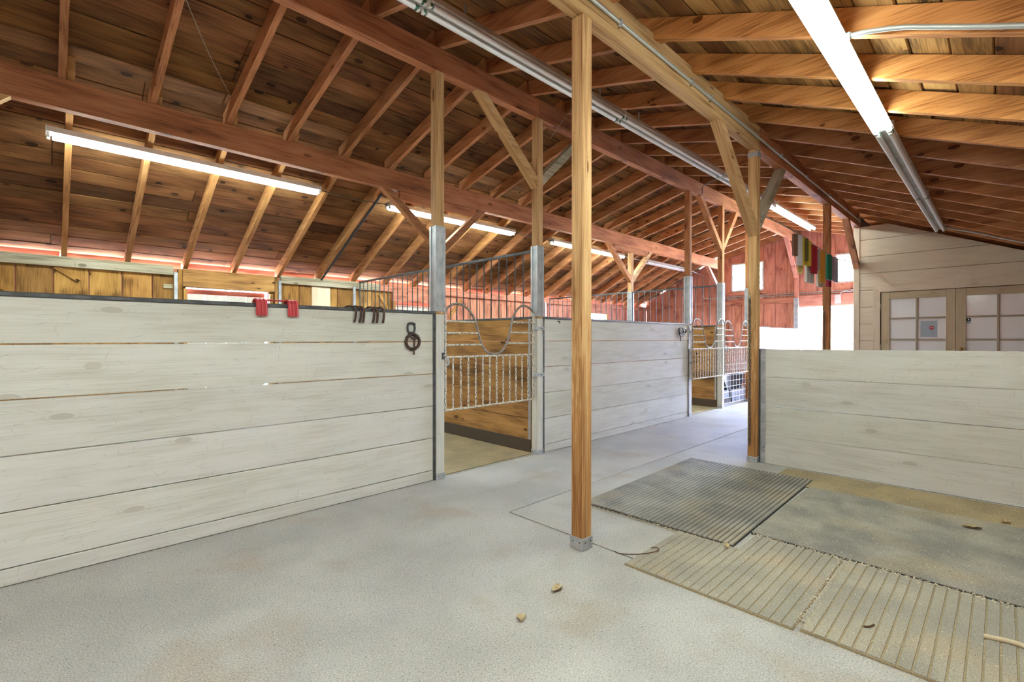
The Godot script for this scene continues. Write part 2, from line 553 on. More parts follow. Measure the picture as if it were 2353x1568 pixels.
	plain("sticker_dark", rgb(44, 42, 56), 0.5)
	plain("sticker_grey", rgb(150, 156, 168), 0.5)
	plain("window_glass", Color(0.9, 0.95, 0.93, 0.08), 0.02)
	mats["window_glass"][0].transparency = BaseMaterial3D.TRANSPARENCY_ALPHA

# ------------------------------------------------------------------ light and camera
const LAMP := Color(0.925, 1.0, 0.985)
const TUBE_GLOW := 62.0
const LAMP_POWER := 2.5

func make_camera_and_light() -> void:
	var cam := Camera3D.new()
	cam.name = "camera"
	cam.fov = rad_to_deg(2.0 * atan(784.0 / 1098.7))
	cam.near = 0.05
	cam.far = 200.0
	add_child(cam)
	var yaw := deg_to_rad(45.72)
	var pitch := deg_to_rad(-0.31)
	cam.position = V(0, 1.28, 0)
	cam.look_at_from_position(cam.position, cam.position + V(cos(yaw) * cos(pitch), sin(pitch), sin(yaw) * cos(pitch)), Vector3.UP)
	cam.current = true
	var we := WorldEnvironment.new()
	we.name = "environment"
	var e := Environment.new()
	e.background_mode = Environment.BG_SKY
	var sky := Sky.new()
	var sm := ProceduralSkyMaterial.new()
	sm.sky_top_color = Color(0.47, 0.60, 0.88)
	sm.sky_horizon_color = Color(0.84, 0.87, 0.94)
	sm.ground_horizon_color = Color(0.66, 0.64, 0.60)
	sm.ground_bottom_color = Color(0.42, 0.40, 0.37)
	sm.sky_energy_multiplier = 1.0
	sky.sky_material = sm
	e.sky = sky
	e.background_energy_multiplier = 240.0
	e.tonemap_mode = Environment.TONE_MAPPER_LINEAR
	e.tonemap_exposure = 1.2
	e.sdfgi_enabled = true
	e.ssao_enabled = true
	e.ssil_enabled = true
	we.environment = e
	add_child(we)
	var sun := DirectionalLight3D.new()
	sun.name = "sun"
	sun.light_color = Color(1.0, 0.95, 0.86)
	sun.light_energy = 340.0
	sun.light_angular_distance = 0.6
	sun.shadow_enabled = true
	add_child(sun)
	sun.look_at_from_position(Vector3.ZERO, -V(-0.35, 1.0, -0.55), Vector3.UP)

func _ready() -> void:
	rng.seed = 4
	make_camera_and_light()
	make_materials()
	make_floor()
	make_ceiling()
	make_beams()
	make_posts()
	make_left_wall()
	make_end_wall()
	make_tack_room()
	make_outer_walls()
	make_stalls()
	make_gates()
	make_tie_partition()
	make_lights()
	make_mats()
	make_outside()
	make_small_things()
	make_litter()

# ------------------------------------------------------------------ floor and roof
func make_floor() -> void:
	var f := thing("floor", "pale speckled concrete floor of the barn aisle", "floor", Vector3.ZERO, "", "structure")
	var a := PackedVector2Array([Vector2(L0, TR), Vector2(2.431, TR), Vector2(2.431, 2.538), Vector2(L1 + 0.05, 2.538), Vector2(L1 + 0.05, 3.59), Vector2(L0, 3.59)])
	part(f, "slab", prism(a, -0.1, 0.0, "lt"), mt("concrete", 0), Vector3.ZERO)
	var b := PackedVector2Array([Vector2(2.447, TR), Vector2(L1 + 0.05, TR), Vector2(L1 + 0.05, 2.527), Vector2(2.447, 2.527)])
	part(f, "slab", prism(b, -0.1, 0.0, "lt"), mt("concrete", 1), Vector3.ZERO)
	var c := PackedVector2Array([Vector2(L0, 3.598), Vector2(L1 + 0.05, 3.598), Vector2(L1 + 0.05, TL + 0.05), Vector2(L0, TL + 0.05)])
	part(f, "slab", prism(c, -0.1, 0.0, "lt"), mt("concrete", 2), Vector3.ZERO)
	bx(f, "footing", mt("dark_gap"), L0, L1 + 0.05, -0.2, -0.012 - 0.09, TR, TL, 0, 0.0)
	bx(f, "joint_filler", mt("kick"), 2.40, 2.48, -0.08, -0.012, TR, 2.5, 0, 0.0)
	bx(f, "joint_filler", mt("kick"), 2.42, L1, -0.08, -0.010, 2.50, 2.56, 0, 0.0)

func make_ceiling() -> void:
	var c := thing("ceiling", "plank roof underside on reddish wooden rafters", "ceiling", Vector3.ZERO, "", "structure")
	# rafters: [first t, last t, bottom line, shift along l]
	var sets := [[3.612, 5.57, rb_li, 0.0], [5.40, 8.02, rb_lo, 0.054], [3.608, 1.70, rb_ri, 0.04], [1.91, TR - 0.15, rb_ro, -0.012]]
	for s in sets:
		var t0: float = s[0]
		var t1: float = s[1]
		var f: Callable = s[2]
		var lo := PackedVector2Array([Vector2(t0, f.call(t0)), Vector2(t1, f.call(t1)), Vector2(t1, f.call(t1) + 0.15), Vector2(t0, f.call(t0) + 0.15)])
		if s[3] == -0.012: lo = PackedVector2Array([Vector2(t0 - 0.10, f.call(t0 - 0.10)), Vector2(t1, f.call(t1)), Vector2(t1, f.call(t1) + 0.15), Vector2(t0, f.call(t0) + 0.15)])
		var m := prism(lo, -0.025, 0.025, "ty")
		for i in range(-4, 23):
			var l: float = 0.10 + SP * i + s[3] + rng.randf_range(-0.012, 0.012)
			if l > L1 - 0.03 or l < L0 + 0.05: continue
			part(c, "rafter", m, mt("stallrafter" if s[3] == 0.054 and l < 6.0 else ("golden" if s[3] == -0.012 and l < 5.2 else "rafter")), V(l, 0, 0))  # rafters near the lit lamps take the tinted copies, with lamplight painted in
	# deck planks, laid along the barn
	var planes := [[5.43, 8.02, rb_lo, -0.513], [3.61, 5.45, rb_li, -0.262], [3.61, 1.79, rb_ri, 0.268], [1.80, TR - 0.15, rb_ro, 0.43]]
	for p in planes:
		var ta: float = p[0]
		var tb: float = p[1]
		var f: Callable = p[2]
		var m: float = p[3]
		var k := sqrt(1.0 + m * m)
		var rows := int(round(absf(tb - ta) * k / 0.192))
		var w := absf(tb - ta) * k / rows
		var up := Vector3(0, 1, m) / k
		var basis := Basis(Vector3(1, 0, 0), up, Vector3(0, -m, 1) / k)
		for r in rows:
			var t := lerpf(ta, tb, (r + 0.5) / rows)
			var l := L0 - SP * rng.randi_range(0, 3)
			while l < L1:
				var ln := SP * rng.randi_range(6, 9)
				var e := minf(l + ln, L1 + 0.04)
				var s0 := maxf(l, L0)
				l += ln
				if e - s0 < 0.3: continue
				var sag := rng.randf_range(0.0, 0.009)
				part(c, "plank", cbox(Vector3(snappedf(e - s0 - 0.003, 0.005), 0.02, w - 0.008), 0.005, 0), mt("stall" if m == 0.43 and (s0 + e) / 2 < 5.0 else "deck"), V((s0 + e) / 2, f.call(t) + 0.151, t) + up * (0.01 + sag), basis)  # boards near the tie stall lamp use paler wood, painting in its light
		var tm := (ta + tb) / 2
		part(c, "roofing_sheet", cbox(Vector3(L1 - L0 + 0.5, 0.02, absf(tb - ta) * k + 0.03), 0.0, 0), mt("roofing"), V((L0 + L1) / 2, f.call(tm) + 0.151, tm) + up * 0.045, basis)
	# blocking between the rafter feet leaves a slit of daylight under the eaves
	for i in range(-4, 22):
		var l := 0.10 + SP * i + 0.054 + 0.03
		if l < L0: continue
		bx(c, "eave_block", mt("redwood"), l, l + SP - 0.06, 2.236, 2.322 + rng.randf_range(-0.003, 0.007) + (0.02 if i % 7 == 4 or (i > 8 and i % 3 != 0) else 0.0), 7.93, 7.955, 0)

func make_beams() -> void:
	var b := thing("beam", "long reddish beam over the stalls carrying the lower rafters", "beam", V(5.0, 3.19, 5.495), "roof beams")
	bx(b, "timber", mt("beam", 0), L0, 4.0, 3.19, 3.438, 5.45, 5.54)
	bx(b, "timber", mt("beam", 1), 4.003, L1, 3.19, 3.438, 5.45, 5.54)
	bx(b, "bolster", mt("beam", 2), 3.29, 4.58, 3.085, 3.189, 5.455, 5.535)
	bx(b, "bolster", mt("beam", 3), 8.21, 9.50, 3.085, 3.189, 5.455, 5.535)
	b = thing("beam", "ridge beam standing on the posts of the stall fronts", "beam", V(5.0, 3.70, 3.615), "roof beams")
	bx(b, "timber", mt("beam", 2), L0, 3.90, 3.70, 3.915, 3.57, 3.66)
	bx(b, "timber", mt("beam", 0), 3.903, 8.87, 3.70, 3.915, 3.57, 3.66)
	bx(b, "timber", mt("beam", 3), 8.873, L1, 3.70, 3.915, 3.57, 3.66)
	b = thing("beam", "golden beam over the tie stall with a steel conduit along it", "beam", V(4.0, 3.227, 1.795), "roof beams")
	bx(b, "timber", mt("post", 0), L0, 5.265, 3.227, 3.466, 1.75, 1.84)
	bx(b, "timber", mt("beam", 1), 5.268, 10.2, 3.227, 3.466, 1.75, 1.84)
	# conduit clipped to that beam
	var cd := thing("conduit", "steel electrical conduit clipped along the golden beam", "conduit", V(4, 3.33, 1.735), "electrical conduits")
	part(cd, "pipe", tube(PackedVector3Array([V(L0, 3.335, 1.735), V(2.3, 3.325, 1.735), V(5.2, 3.318, 1.735), V(10.15, 3.318, 1.735)]), 0.0125, 10), mt("conduit"), Vector3.ZERO)
	for l in [2.66, 3.68, 4.04, 5.9, 6.9, 8.0, 9.1]:
		bx(cd, "strap", mt("galvanised"), l, l + 0.02, 3.30, 3.345, 1.72, 1.75, 0, 0.002)
		bx(cd, "clip_screw", mt("brass"), l + 0.004, l + 0.012, 3.29, 3.30, 1.735, 1.75, 0, 0.002)

func sheath(p: Node3D, l: float, t: float, y0: float, y1: float) -> void:
	var s := bx(p, "steel_sheath", mt("galvanised", 0), l - 0.004, l + 0.094, y0, y1, t - 0.004, t + 0.094, 1, 0.004)
	for a in [[l - 0.007, l + 0.020], [l + 0.068, l + 0.097]]:
		bx(s, "rib", mt("galvanised", 1), a[0], a[1], y0 + 0.002, y1 - 0.002, t - 0.008, t - 0.003, 1, 0.002)
	for a in [[t - 0.006, t + 0.022], [t + 0.068, t + 0.096]]:
		bx(s, "rib", mt("galvanised", 2), l - 0.010, l - 0.005, y0 + 0.002, y1 - 0.002, a[0], a[1], 1, 0.002)
	for y in [y0 + 0.05, y1 - 0.05]:
		for a in [0.01, 0.082]:
			bx(s, "screw", mt("steel", 0), l + a - 0.004, l + a + 0.004, y - 0.004, y + 0.004, t - 0.0105, t - 0.008, 1, 0.001)

func bracket(p: Node3D, l: float, t: float, h := 0.075) -> void:
	var b := bx(p, "base_bracket", mt("galvanised"), l - 0.005, l + 0.095, 0.0, h, t - 0.005, t + 0.095, 1, 0.003)
	for a in [0.02, 0.07]:
		bx(b, "nail", mt("steel", 1), l + a - 0.004, l + a + 0.004, h - 0.03, h - 0.022, t - 0.007, t - 0.005, 1, 0.001)
		bx(b, "nail", mt("steel", 1), l - 0.007, l - 0.005, h - 0.03, h - 0.022, t + a - 0.004, t + a + 0.004, 1, 0.001)

func brace(label: String, face: float, yb: float, lt: float, ybeam: float, t0: float, mat: Material) -> void:
	var s := signf(lt - face)
	var c := 0.126
	var poly := PackedVector2Array([Vector2(0, yb - ybeam), Vector2(lt - face, 0), Vector2(lt - face - s * c, 0), Vector2(0, yb - ybeam + c)])
	# its grain follows its own length
	var m := prism(poly, -0.044, 0.044, "ly")
	single("brace", m, mat, V(face, ybeam, t0 + 0.045), label, "brace", "knee braces under the roof beams")

func make_posts() -> void:
	var g := "posts carrying the golden beam"
	var p := thing("post", "free-standing golden wooden post in the middle of the aisle", "post", V(2.345, 0, 1.795), g)
	bx(p, "shaft", mt("worn_post", 0), 2.300, 2.390, 0.006, 3.227, 1.751, 1.841, 1, 0.006)
	bracket(p, 2.300, 1.751)
	p = thing("post", "wooden post with a hanging chain at the end of the cream partition", "post", V(5.265, 0, 1.80), g)
	bx(p, "shaft", mt("worn_post", 0), 5.220, 5.310, 0.006, 3.227, 1.757, 1.847, 1, 0.006)
	bracket(p, 5.220, 1.757, 0.06)
	bx(p, "beam_plate", mt("galvanised"), 5.216, 5.314, 3.15, 3.20, 1.753, 1.851, 1, 0.002)
	p = thing("post", "brown wooden post with wraps hanging in front of it", "post", V(8.185, 0, 1.80), g)
	bx(p, "shaft", mt("rafter", 1), 8.140, 8.230, 0.006, 3.227, 1.751, 1.841, 1, 0.006)
	bracket(p, 8.140, 1.751)
	p = thing("post", "painted corner post at the edge of the tack room wall", "post", V(10.235, 0, 1.79), g)
	bx(p, "shaft", mt("tack", 0), 10.19, 10.28, 0.006, 3.227, 1.745, 1.835, 1, 0.005)
	# posts of the stall fronts
	g = "posts of the stall fronts"
	var q := [
		["post with a white painted foot left of the nearest gate", 2.520, 3.56, true, "post"],
		["post with a white painted foot at the hinges of the nearest gate", 3.858, 3.555, true, "post"],
		["brown post with dark stain beside the second gate's hinges", 7.520, 3.565, true, "rafter"],
		["post between the second and the third gate with two braces", 8.830, 3.565, true, "rafter"],
		["post with steel sheath behind the chained post, past the third gate", 10.20, 3.575, false, "rafter"],
		["pinkish post at the far end wall beside the doorway", 13.455, 3.565, false, "redwood"]]
	for k in q.size():
		var d: Array = q[k]
		var l: float = d[1]
		var t: float = d[2]
		p = thing("stall_post", d[0], "post", V(l + 0.045, 0, t + 0.045), g)
		bx(p, "shaft", mt(d[4], k), l, l + 0.09, 1.50, 3.70, t, t + 0.09, 1, 0.005)
		bx(p, "foot", mt("white" if d[3] else d[4], k), l, l + 0.09, 0.006, 1.50, t, t + 0.09, 1, 0.005)
		sheath(p, l, t, 1.523, 2.30)
		bracket(p, l, t, 0.055)
	# posts inside the stalls, under the long beam
	g = "posts inside the stalls"
	var names := ["post inside the first stall at the left edge", "post hidden behind the steel sheathed post of the nearest gate", "slim post rising from the barred partition of the second stall", "post at the far end wall under the long beam"]
	var at := [-1.03, 3.905, 8.82, 13.42]
	var tops := [3.19, 3.085, 3.085, 3.19]
	for k in 4:
		var l: float = at[k]
		p = thing("inner_post", names[k], "post", V(l + 0.045, 0, 5.495), g)
		bx(p, "shaft", mt("post", k + 1), l, l + 0.09, 0.0, tops[k], 5.45, 5.54, 1, 0.005)
		sheath(p, l, 5.45, 1.523, 2.26)
	# knee braces
	brace("golden knee brace rising from the chained post towards the camera", 5.220, 2.33, 4.285, 3.227, 1.757, mt("post", 3))
	brace("greyish knee brace on the far side of the chained post", 5.310, 2.40, 6.16, 3.227, 1.757, mt("plate", 0))
	brace("brown knee brace running into the tack room corner post", 10.19, 2.50, 9.33, 3.227, 1.751, mt("rafter", 2))
	brace("knee brace crossing above the nearest gate to its hinge post", 3.858, 2.93, 3.005, 3.70, 3.56, mt("post", 4))
	brace("weathered knee brace behind the free-standing post", 3.948, 2.97, 4.74, 3.70, 3.56, mt("plate", 1))
	brace("dark knee brace on the near side of the two-brace post", 8.830, 2.86, 7.93, 3.70, 3.57, mt("rafter", 3))
	brace("pale knee brace on the far side of the two-brace post", 8.920, 2.88, 9.62, 3.70, 3.57, mt("rafter", 4))
	brace("pinkish knee brace at the far end of the ridge beam", 13.455, 2.80, 12.63, 3.70, 3.57, mt("redwood", 1))
	brace("knee brace crossing the second lit lamp, left of the sheathed post", 3.905, 2.49, 3.035, 3.19, 5.45, mt("rafter", 5))
	brace("knee brace crossing the second lit lamp, right of the sheathed post", 3.995, 2.47, 4.76, 3.19, 5.45, mt("rafter", 0))
	brace("near brace of the slim post in the second stall", 8.820, 2.46, 7.97, 3.19, 5.45, mt("rafter", 1))
	brace("far brace of the slim post in the second stall", 8.910, 2.46, 9.70, 3.19, 5.45, mt("post", 0))
	brace("small brace at the far end of the long beam over the stalls", 13.42, 2.50, 12.58, 3.19, 5.45, mt("redwood", 2))
	brace("brace end under the long beam at the left picture edge", -0.94, 2.44, -0.19, 3.19, 5.45, mt("post", 2))

# ------------------------------------------------------------------ walls
func make_left_wall() -> void:
	var w := thing("wall_left", "outer wall of weathered upright boards behind the stalls", "wall", Vector3.ZERO, "", "structure")
	var doors := [[1.39, 2.44], [4.62, 5.50], [10.35, 11.30]]
	var l := -0.248 - 0.315 * 8
	while l < L1:
		var a := l
		var b := minf(l + 0.315, L1)
		l += 0.315
		var cuts := [[a, b]]
		for d in doors:
			var next := []
			for c in cuts:
				if c[1] <= d[0] or c[0] >= d[1]: next.append(c)
				else:
					if d[0] - c[0] > 0.02: next.append([c[0], d[0]])
					if c[1] - d[1] > 0.02: next.append([d[1], c[1]])
			cuts = next
		for c in cuts:
			if c[0] < L0: continue
			var far: bool = c[0] > 5.6
			bx(w, "plank", mt("redwood" if far else "wallwood"), c[0] + 0.006, c[1] - 0.006, 0.0, 2.16, TL, TL + 0.022, 1)
	for d in doors:
		bx(w, "plank", mt("wallwood"), d[0], d[1], 1.985, 2.16, TL + 0.002, TL + 0.022, 0)
	# outer skin with the door openings left free
	var edges := [L0]
	for d in doors:
		edges.append(d[0])
		edges.append(d[1])
	edges.append(L1 + 0.05)
	for k in range(0, edges.size(), 2):
		bx(w, "sheathing", mt("redwood", 0), edges[k], edges[k + 1], 0.0, 2.235, TL + 0.024, TL + 0.05, 1, 0.0)
	for d in doors: bx(w, "sheathing", mt("redwood", 0), d[0], d[1], 1.985, 2.235, TL + 0.024, TL + 0.05, 1, 0.0)
	# top plate, in lengths, and girt
	for s in [[L0, 1.235], [2.61, 4.3], [4.303, 8.9], [8.903, L1]]:
		bx(w, "top_plate", mt("plate" if s[0] < 4.0 else "redwood"), s[0], s[1], 2.135, 2.222, 7.79, TL, 0)
		bx(w, "top_plate", mt("plate" if s[0] < 4.0 else "redwood"), s[0], s[1], 2.223, 2.258, 7.80, TL + 0.05, 0)
	bx(w, "header", mt("stall", 2), 1.334, 2.511, 1.985, 2.232, 7.77, TL, 0, 0.005)
	bx(w, "header", mt("redwood", 3), 4.55, 5.57, 1.96, 2.215, 7.77, TL, 0, 0.005)
	bx(w, "header", mt("redwood", 4), 10.28, 11.37, 1.96, 2.215, 7.77, TL, 0, 0.005)
	for s in [[1.283, 1.333], [1.345, 1.388], [2.516, 2.560], [2.445, 2.488], [4.55, 4.60], [5.52, 5.57], [10.28, 10.33], [11.32, 11.37]]:
		bx(w, "stud", mt("wallwood"), s[0], s[1], 0.0, 2.22 if s[0] < 2.6 and s[0] != 1.345 and s[0] != 2.445 else 1.96, 7.775, TL, 1)
	for s in [1.237, 2.566, 3.78, 5.59, 8.70]:
		bx(w, "steel_strip", mt("galvanised"), s, s + 0.042, 0.0, 2.17, 7.765, 7.80, 1, 0.003)
	bx(w, "pale_board", mt("cream", 0), 3.10, 3.405, 1.3, 2.13, 7.835, TL, 1)
	# diagonal boards nailed over the planks
	for d in [[0.08, 2.14, 0.30, 1.98], [5.86, 1.70, 6.18, 2.08], [4.30, 2.08, 4.52, 1.75]]:
		var pl := bar(w, "diagonal_board", mt("wallwood"), V(d[0], d[1], 7.838), V(d[2], d[3], 7.838), 0.02, 0.06)
		pl.name = "diagonal_board"
	bx(w, "nailed_block", mt("plate"), 1.13, 1.232, 1.955, 2.01, 7.83, TL, 0)
	# stall doors to the yard, set in the outer wall a finger's breadth short of their frames
	for k in doors.size():
		var d: Array = doors[k]
		var top: float = [1.972, 1.972, 1.62][k]
		var o := thing("door_%d" % (k + 4), ["upper part of a white yard door in the left wall with daylight above it", "white yard door in the left wall behind the bars of the nearest gate", "low white yard door in the left wall with bright daylight over it"][k], "door", V((d[0] + d[1]) / 2, 0, TL + 0.08), "", "structure")
		bx(o, "top_rail", mt("redwood", k), d[0] - 0.02, d[1] - 0.028, top - 0.07, top, TL + 0.06, TL + 0.10, 0)
		var n := 4
		for i in n:
			var a: float = lerpf(d[0] - 0.02, d[1] - 0.028, float(i) / n)
			var b: float = lerpf(d[0] - 0.02, d[1] - 0.028, float(i + 1) / n)
			bx(o, "board", mt("white"), a + 0.002, b - 0.002, 0.0, top - 0.072, TL + 0.065, TL + 0.09, 1)

func minus(lo: float, hi: float, holes: Array) -> Array:
	var out := [[lo, hi]]
	for h in holes:
		var next := []
		for c in out:
			if c[1] <= h[0] or c[0] >= h[1]: next.append(c)
			else:
				if h[0] - c[0] > 0.005: next.append([c[0], h[0]])
				if c[1] - h[1] > 0.005: next.append([h[1], c[1]])
		out = next
	return out

const END_HOLES := [[4.405, 5.235, 2.56, 3.325], [2.05, 2.81, 2.61, 3.30], [1.86, 3.565, 0.0, 2.06]]

func make_end_wall() -> void:
	var w := thing("wall_front", "far end wall of reddish upright boards with windows and doorway", "wall", Vector3.ZERO, "", "structure")
	var edges := [TR, 1.86, 2.05, 2.81, 3.565, 4.405, 5.235, TL]
	var cols := [TR]
	for k in edges.size() - 1:
		var n := maxi(1, int(round((edges[k + 1] - edges[k]) / 0.31)))
		for i in n: cols.append(lerpf(edges[k], edges[k + 1], float(i + 1) / n))
	for k in cols.size() - 1:
		var ta: float = cols[k]
		var tb: float = cols[k + 1]
		var mid := (ta + tb) / 2
		var holes := []
		for h in END_HOLES:
			if mid > h[0] and mid < h[1]: holes.append([h[2], h[3]])
		for s in minus(0.0, 9.0, holes):
			var a := ta + 0.005
			var b := tb - 0.005
			var poly := PackedVector2Array([Vector2(a, s[0]), Vector2(b, s[0])])
			if s[1] > 8.0: poly.append_array(PackedVector2Array([Vector2(b, deck_y(b)), Vector2(a, deck_y(a))]))
			else: poly.append_array(PackedVector2Array([Vector2(b, s[1]), Vector2(a, s[1])]))
			part(w, "plank", prism(poly, L1, L1 + 0.022, "ty", 1), mt("redwood"), Vector3.ZERO)
	for k in edges.size() - 1:
		var ta: float = edges[k]
		var tb: float = edges[k + 1]
		var mid := (ta + tb) / 2
		var holes := []
		for h in END_HOLES:
			if mid > h[0] and mid < h[1]: holes.append([h[2], h[3]])
		for s in minus(0.0, 9.0, holes):
			var poly := PackedVector2Array([Vector2(ta, s[0]), Vector2(tb, s[0])])
			if s[1] > 8.0:
				poly.append(Vector2(tb, deck_y(tb)))
				for kink in [5.45, 3.61, 1.80]:
					if kink > ta and kink < tb: poly.append(Vector2(kink, deck_y(kink)))
				poly.append(Vector2(ta, deck_y(ta)))
			else: poly.append_array(PackedVector2Array([Vector2(tb, s[1]), Vector2(ta, s[1])]))
			part(w, "sheathing", prism(poly, L1 + 0.023, L1 + 0.05, "ty", 1), mt("redwood", 2), Vector3.ZERO)
	bx(w, "girt", mt("redwood", 4), L1 - 0.04, L1, 2.185, 2.322, 3.66, TL, 2)
	bx(w, "door_header", mt("redwood", 5), L1 - 0.06, L1, 2.075, 2.352, 1.84, 3.56, 2)
	bx(w, "window_sill_board", mt("redwood", 1), L1 - 0.03, L1, 2.46, 2.545, 4.30, 5.33, 2)
	bx(w, "girt", mt("redwood", 3), L1 - 0.04, L1, 0.50, 0.63, 3.66, TL, 2)
	# windows
	var labels := ["bright window with white frame high on the far end wall", "bright window above the doorway, half hidden by the tack room corner"]
	for k in 2:
		var h: Array = END_HOLES[k]
		var o := thing("window_%d" % (k + 1), labels[k], "window", V(L1, h[2], (h[0] + h[1]) / 2), "", "structure")
		var fr := 0.035
		bx(o, "frame", mt("frame_white"), L1 - 0.012, L1 + 0.03, h[2], h[2] + fr, h[0], h[1], 2)
		bx(o, "frame", mt("frame_white"), L1 - 0.012, L1 + 0.03, h[3] - fr, h[3], h[0], h[1], 2)
		bx(o, "frame", mt("frame_white"), L1 - 0.012, L1 + 0.03, h[2] + fr, h[3] - fr, h[0], h[0] + fr, 1)
		bx(o, "frame", mt("frame_white"), L1 - 0.012, L1 + 0.03, h[2] + fr, h[3] - fr, h[1] - fr, h[1], 1)
		bx(o, "pane", mt("window_glass"), L1 + 0.008, L1 + 0.012, h[2] + fr, h[3] - fr, h[0] + fr, h[1] - fr, 1, 0.0)
	# the yard door stands open
	var d := thing("door_1", "cream boarded barn door standing open outside the far doorway", "door", V(13.66, 0, 3.52), "", "structure")
	var p0 := V(13.66, 0, 3.53)
	var p1 := V(14.66, 0, 2.93)
	for i in 4:
		var a := p0.lerp(p1, i / 4.0 + 0.003)
		var b := p0.lerp(p1, (i + 1) / 4.0 - 0.003)
		part(d, "board", cbox(Vector3(snappedf((b - a).length(), 0.001), 2.02, 0.03), 0.003, 1), mt("cream", i), (a + b) / 2 + Vector3(0, 1.03, 0), bar_basis(a, b))
	for y in [0.35, 1.05, 1.75]:
		part(d, "strap_hinge", cbox(Vector3(0.22, 0.035, 0.006), 0.001, 0), mt("galvanised"), p0.lerp(p1, 0.09) + Vector3(0, y, 0) + bar_basis(p0, p1).z * -0.019, bar_basis(p0, p1))
	# wiring on the end wall
	var c := thing("conduit", "pair of thin conduits along the far end wall above the girt", "conduit", V(L1 - 0.02, 2.4, 3.5), "electrical conduits")
	rod(c, "pipe", mt("conduit"), V(L1 - 0.02, 2.425, 1.86), V(L1 - 0.02, 2.425, 5.6), 0.010)
	rod(c, "pipe", mt("conduit"), V(L1 - 0.02, 2.378, 1.86), V(L1 - 0.02, 2.378, 5.6), 0.010)
	c = thing("conduit", "bent conduit dropping from the unlit stall lamp down the far wall", "conduit", V(L1 - 0.05, 2.4, 6.2), "electrical conduits")
	part(c, "pipe", tube(smooth([V(12.51, 3.15, 6.0), V(12.95, 3.13, 6.0), V(L1 - 0.06, 3.05, 6.0), V(L1 - 0.04, 2.9, 6.0), V(L1 - 0.04, 2.5, 6.0), V(L1 - 0.04, 2.42, 5.9), V(L1 - 0.04, 2.40, 5.6)], false, 4), 0.011, 8), mt("conduit"), Vector3.ZERO)
	var b2 := thing("junction_box", "white junction box with loose cable above the far doorway", "junction box", V(L1 - 0.06, 2.115, 2.74), "")
	bx(b2, "body", mt("frame_white"), L1 - 0.11, L1 - 0.06, 2.118, 2.325, 2.675, 2.797, 1, 0.006)
	bx(b2, "cover_plate", mt("white_cable"), L1 - 0.116, L1 - 0.111, 2.13, 2.26, 2.69, 2.78, 1, 0.002)
	part(b2, "cable", tube(smooth([V(L1 - 0.09, 2.32, 2.68), V(L1 - 0.09, 2.37, 2.66), V(L1 - 0.08, 2.40, 2.58), V(L1 - 0.08, 2.38, 2.50), V(L1 - 0.08, 2.41, 2.42), V(L1 - 0.08, 2.38, 2.30), V(L1 - 0.03, 2.39, 2.15)]), 0.008, 6), mt("white_cable"), Vector3.ZERO)

func roof_region(lo: float) -> PackedVector2Array:
	return PackedVector2Array([Vector2(TR, lo), Vector2(1.745, lo), Vector2(1.745, 3.225), Vector2(1.36, 3.225), Vector2(TR, rb_ro(TR) - 0.004)])

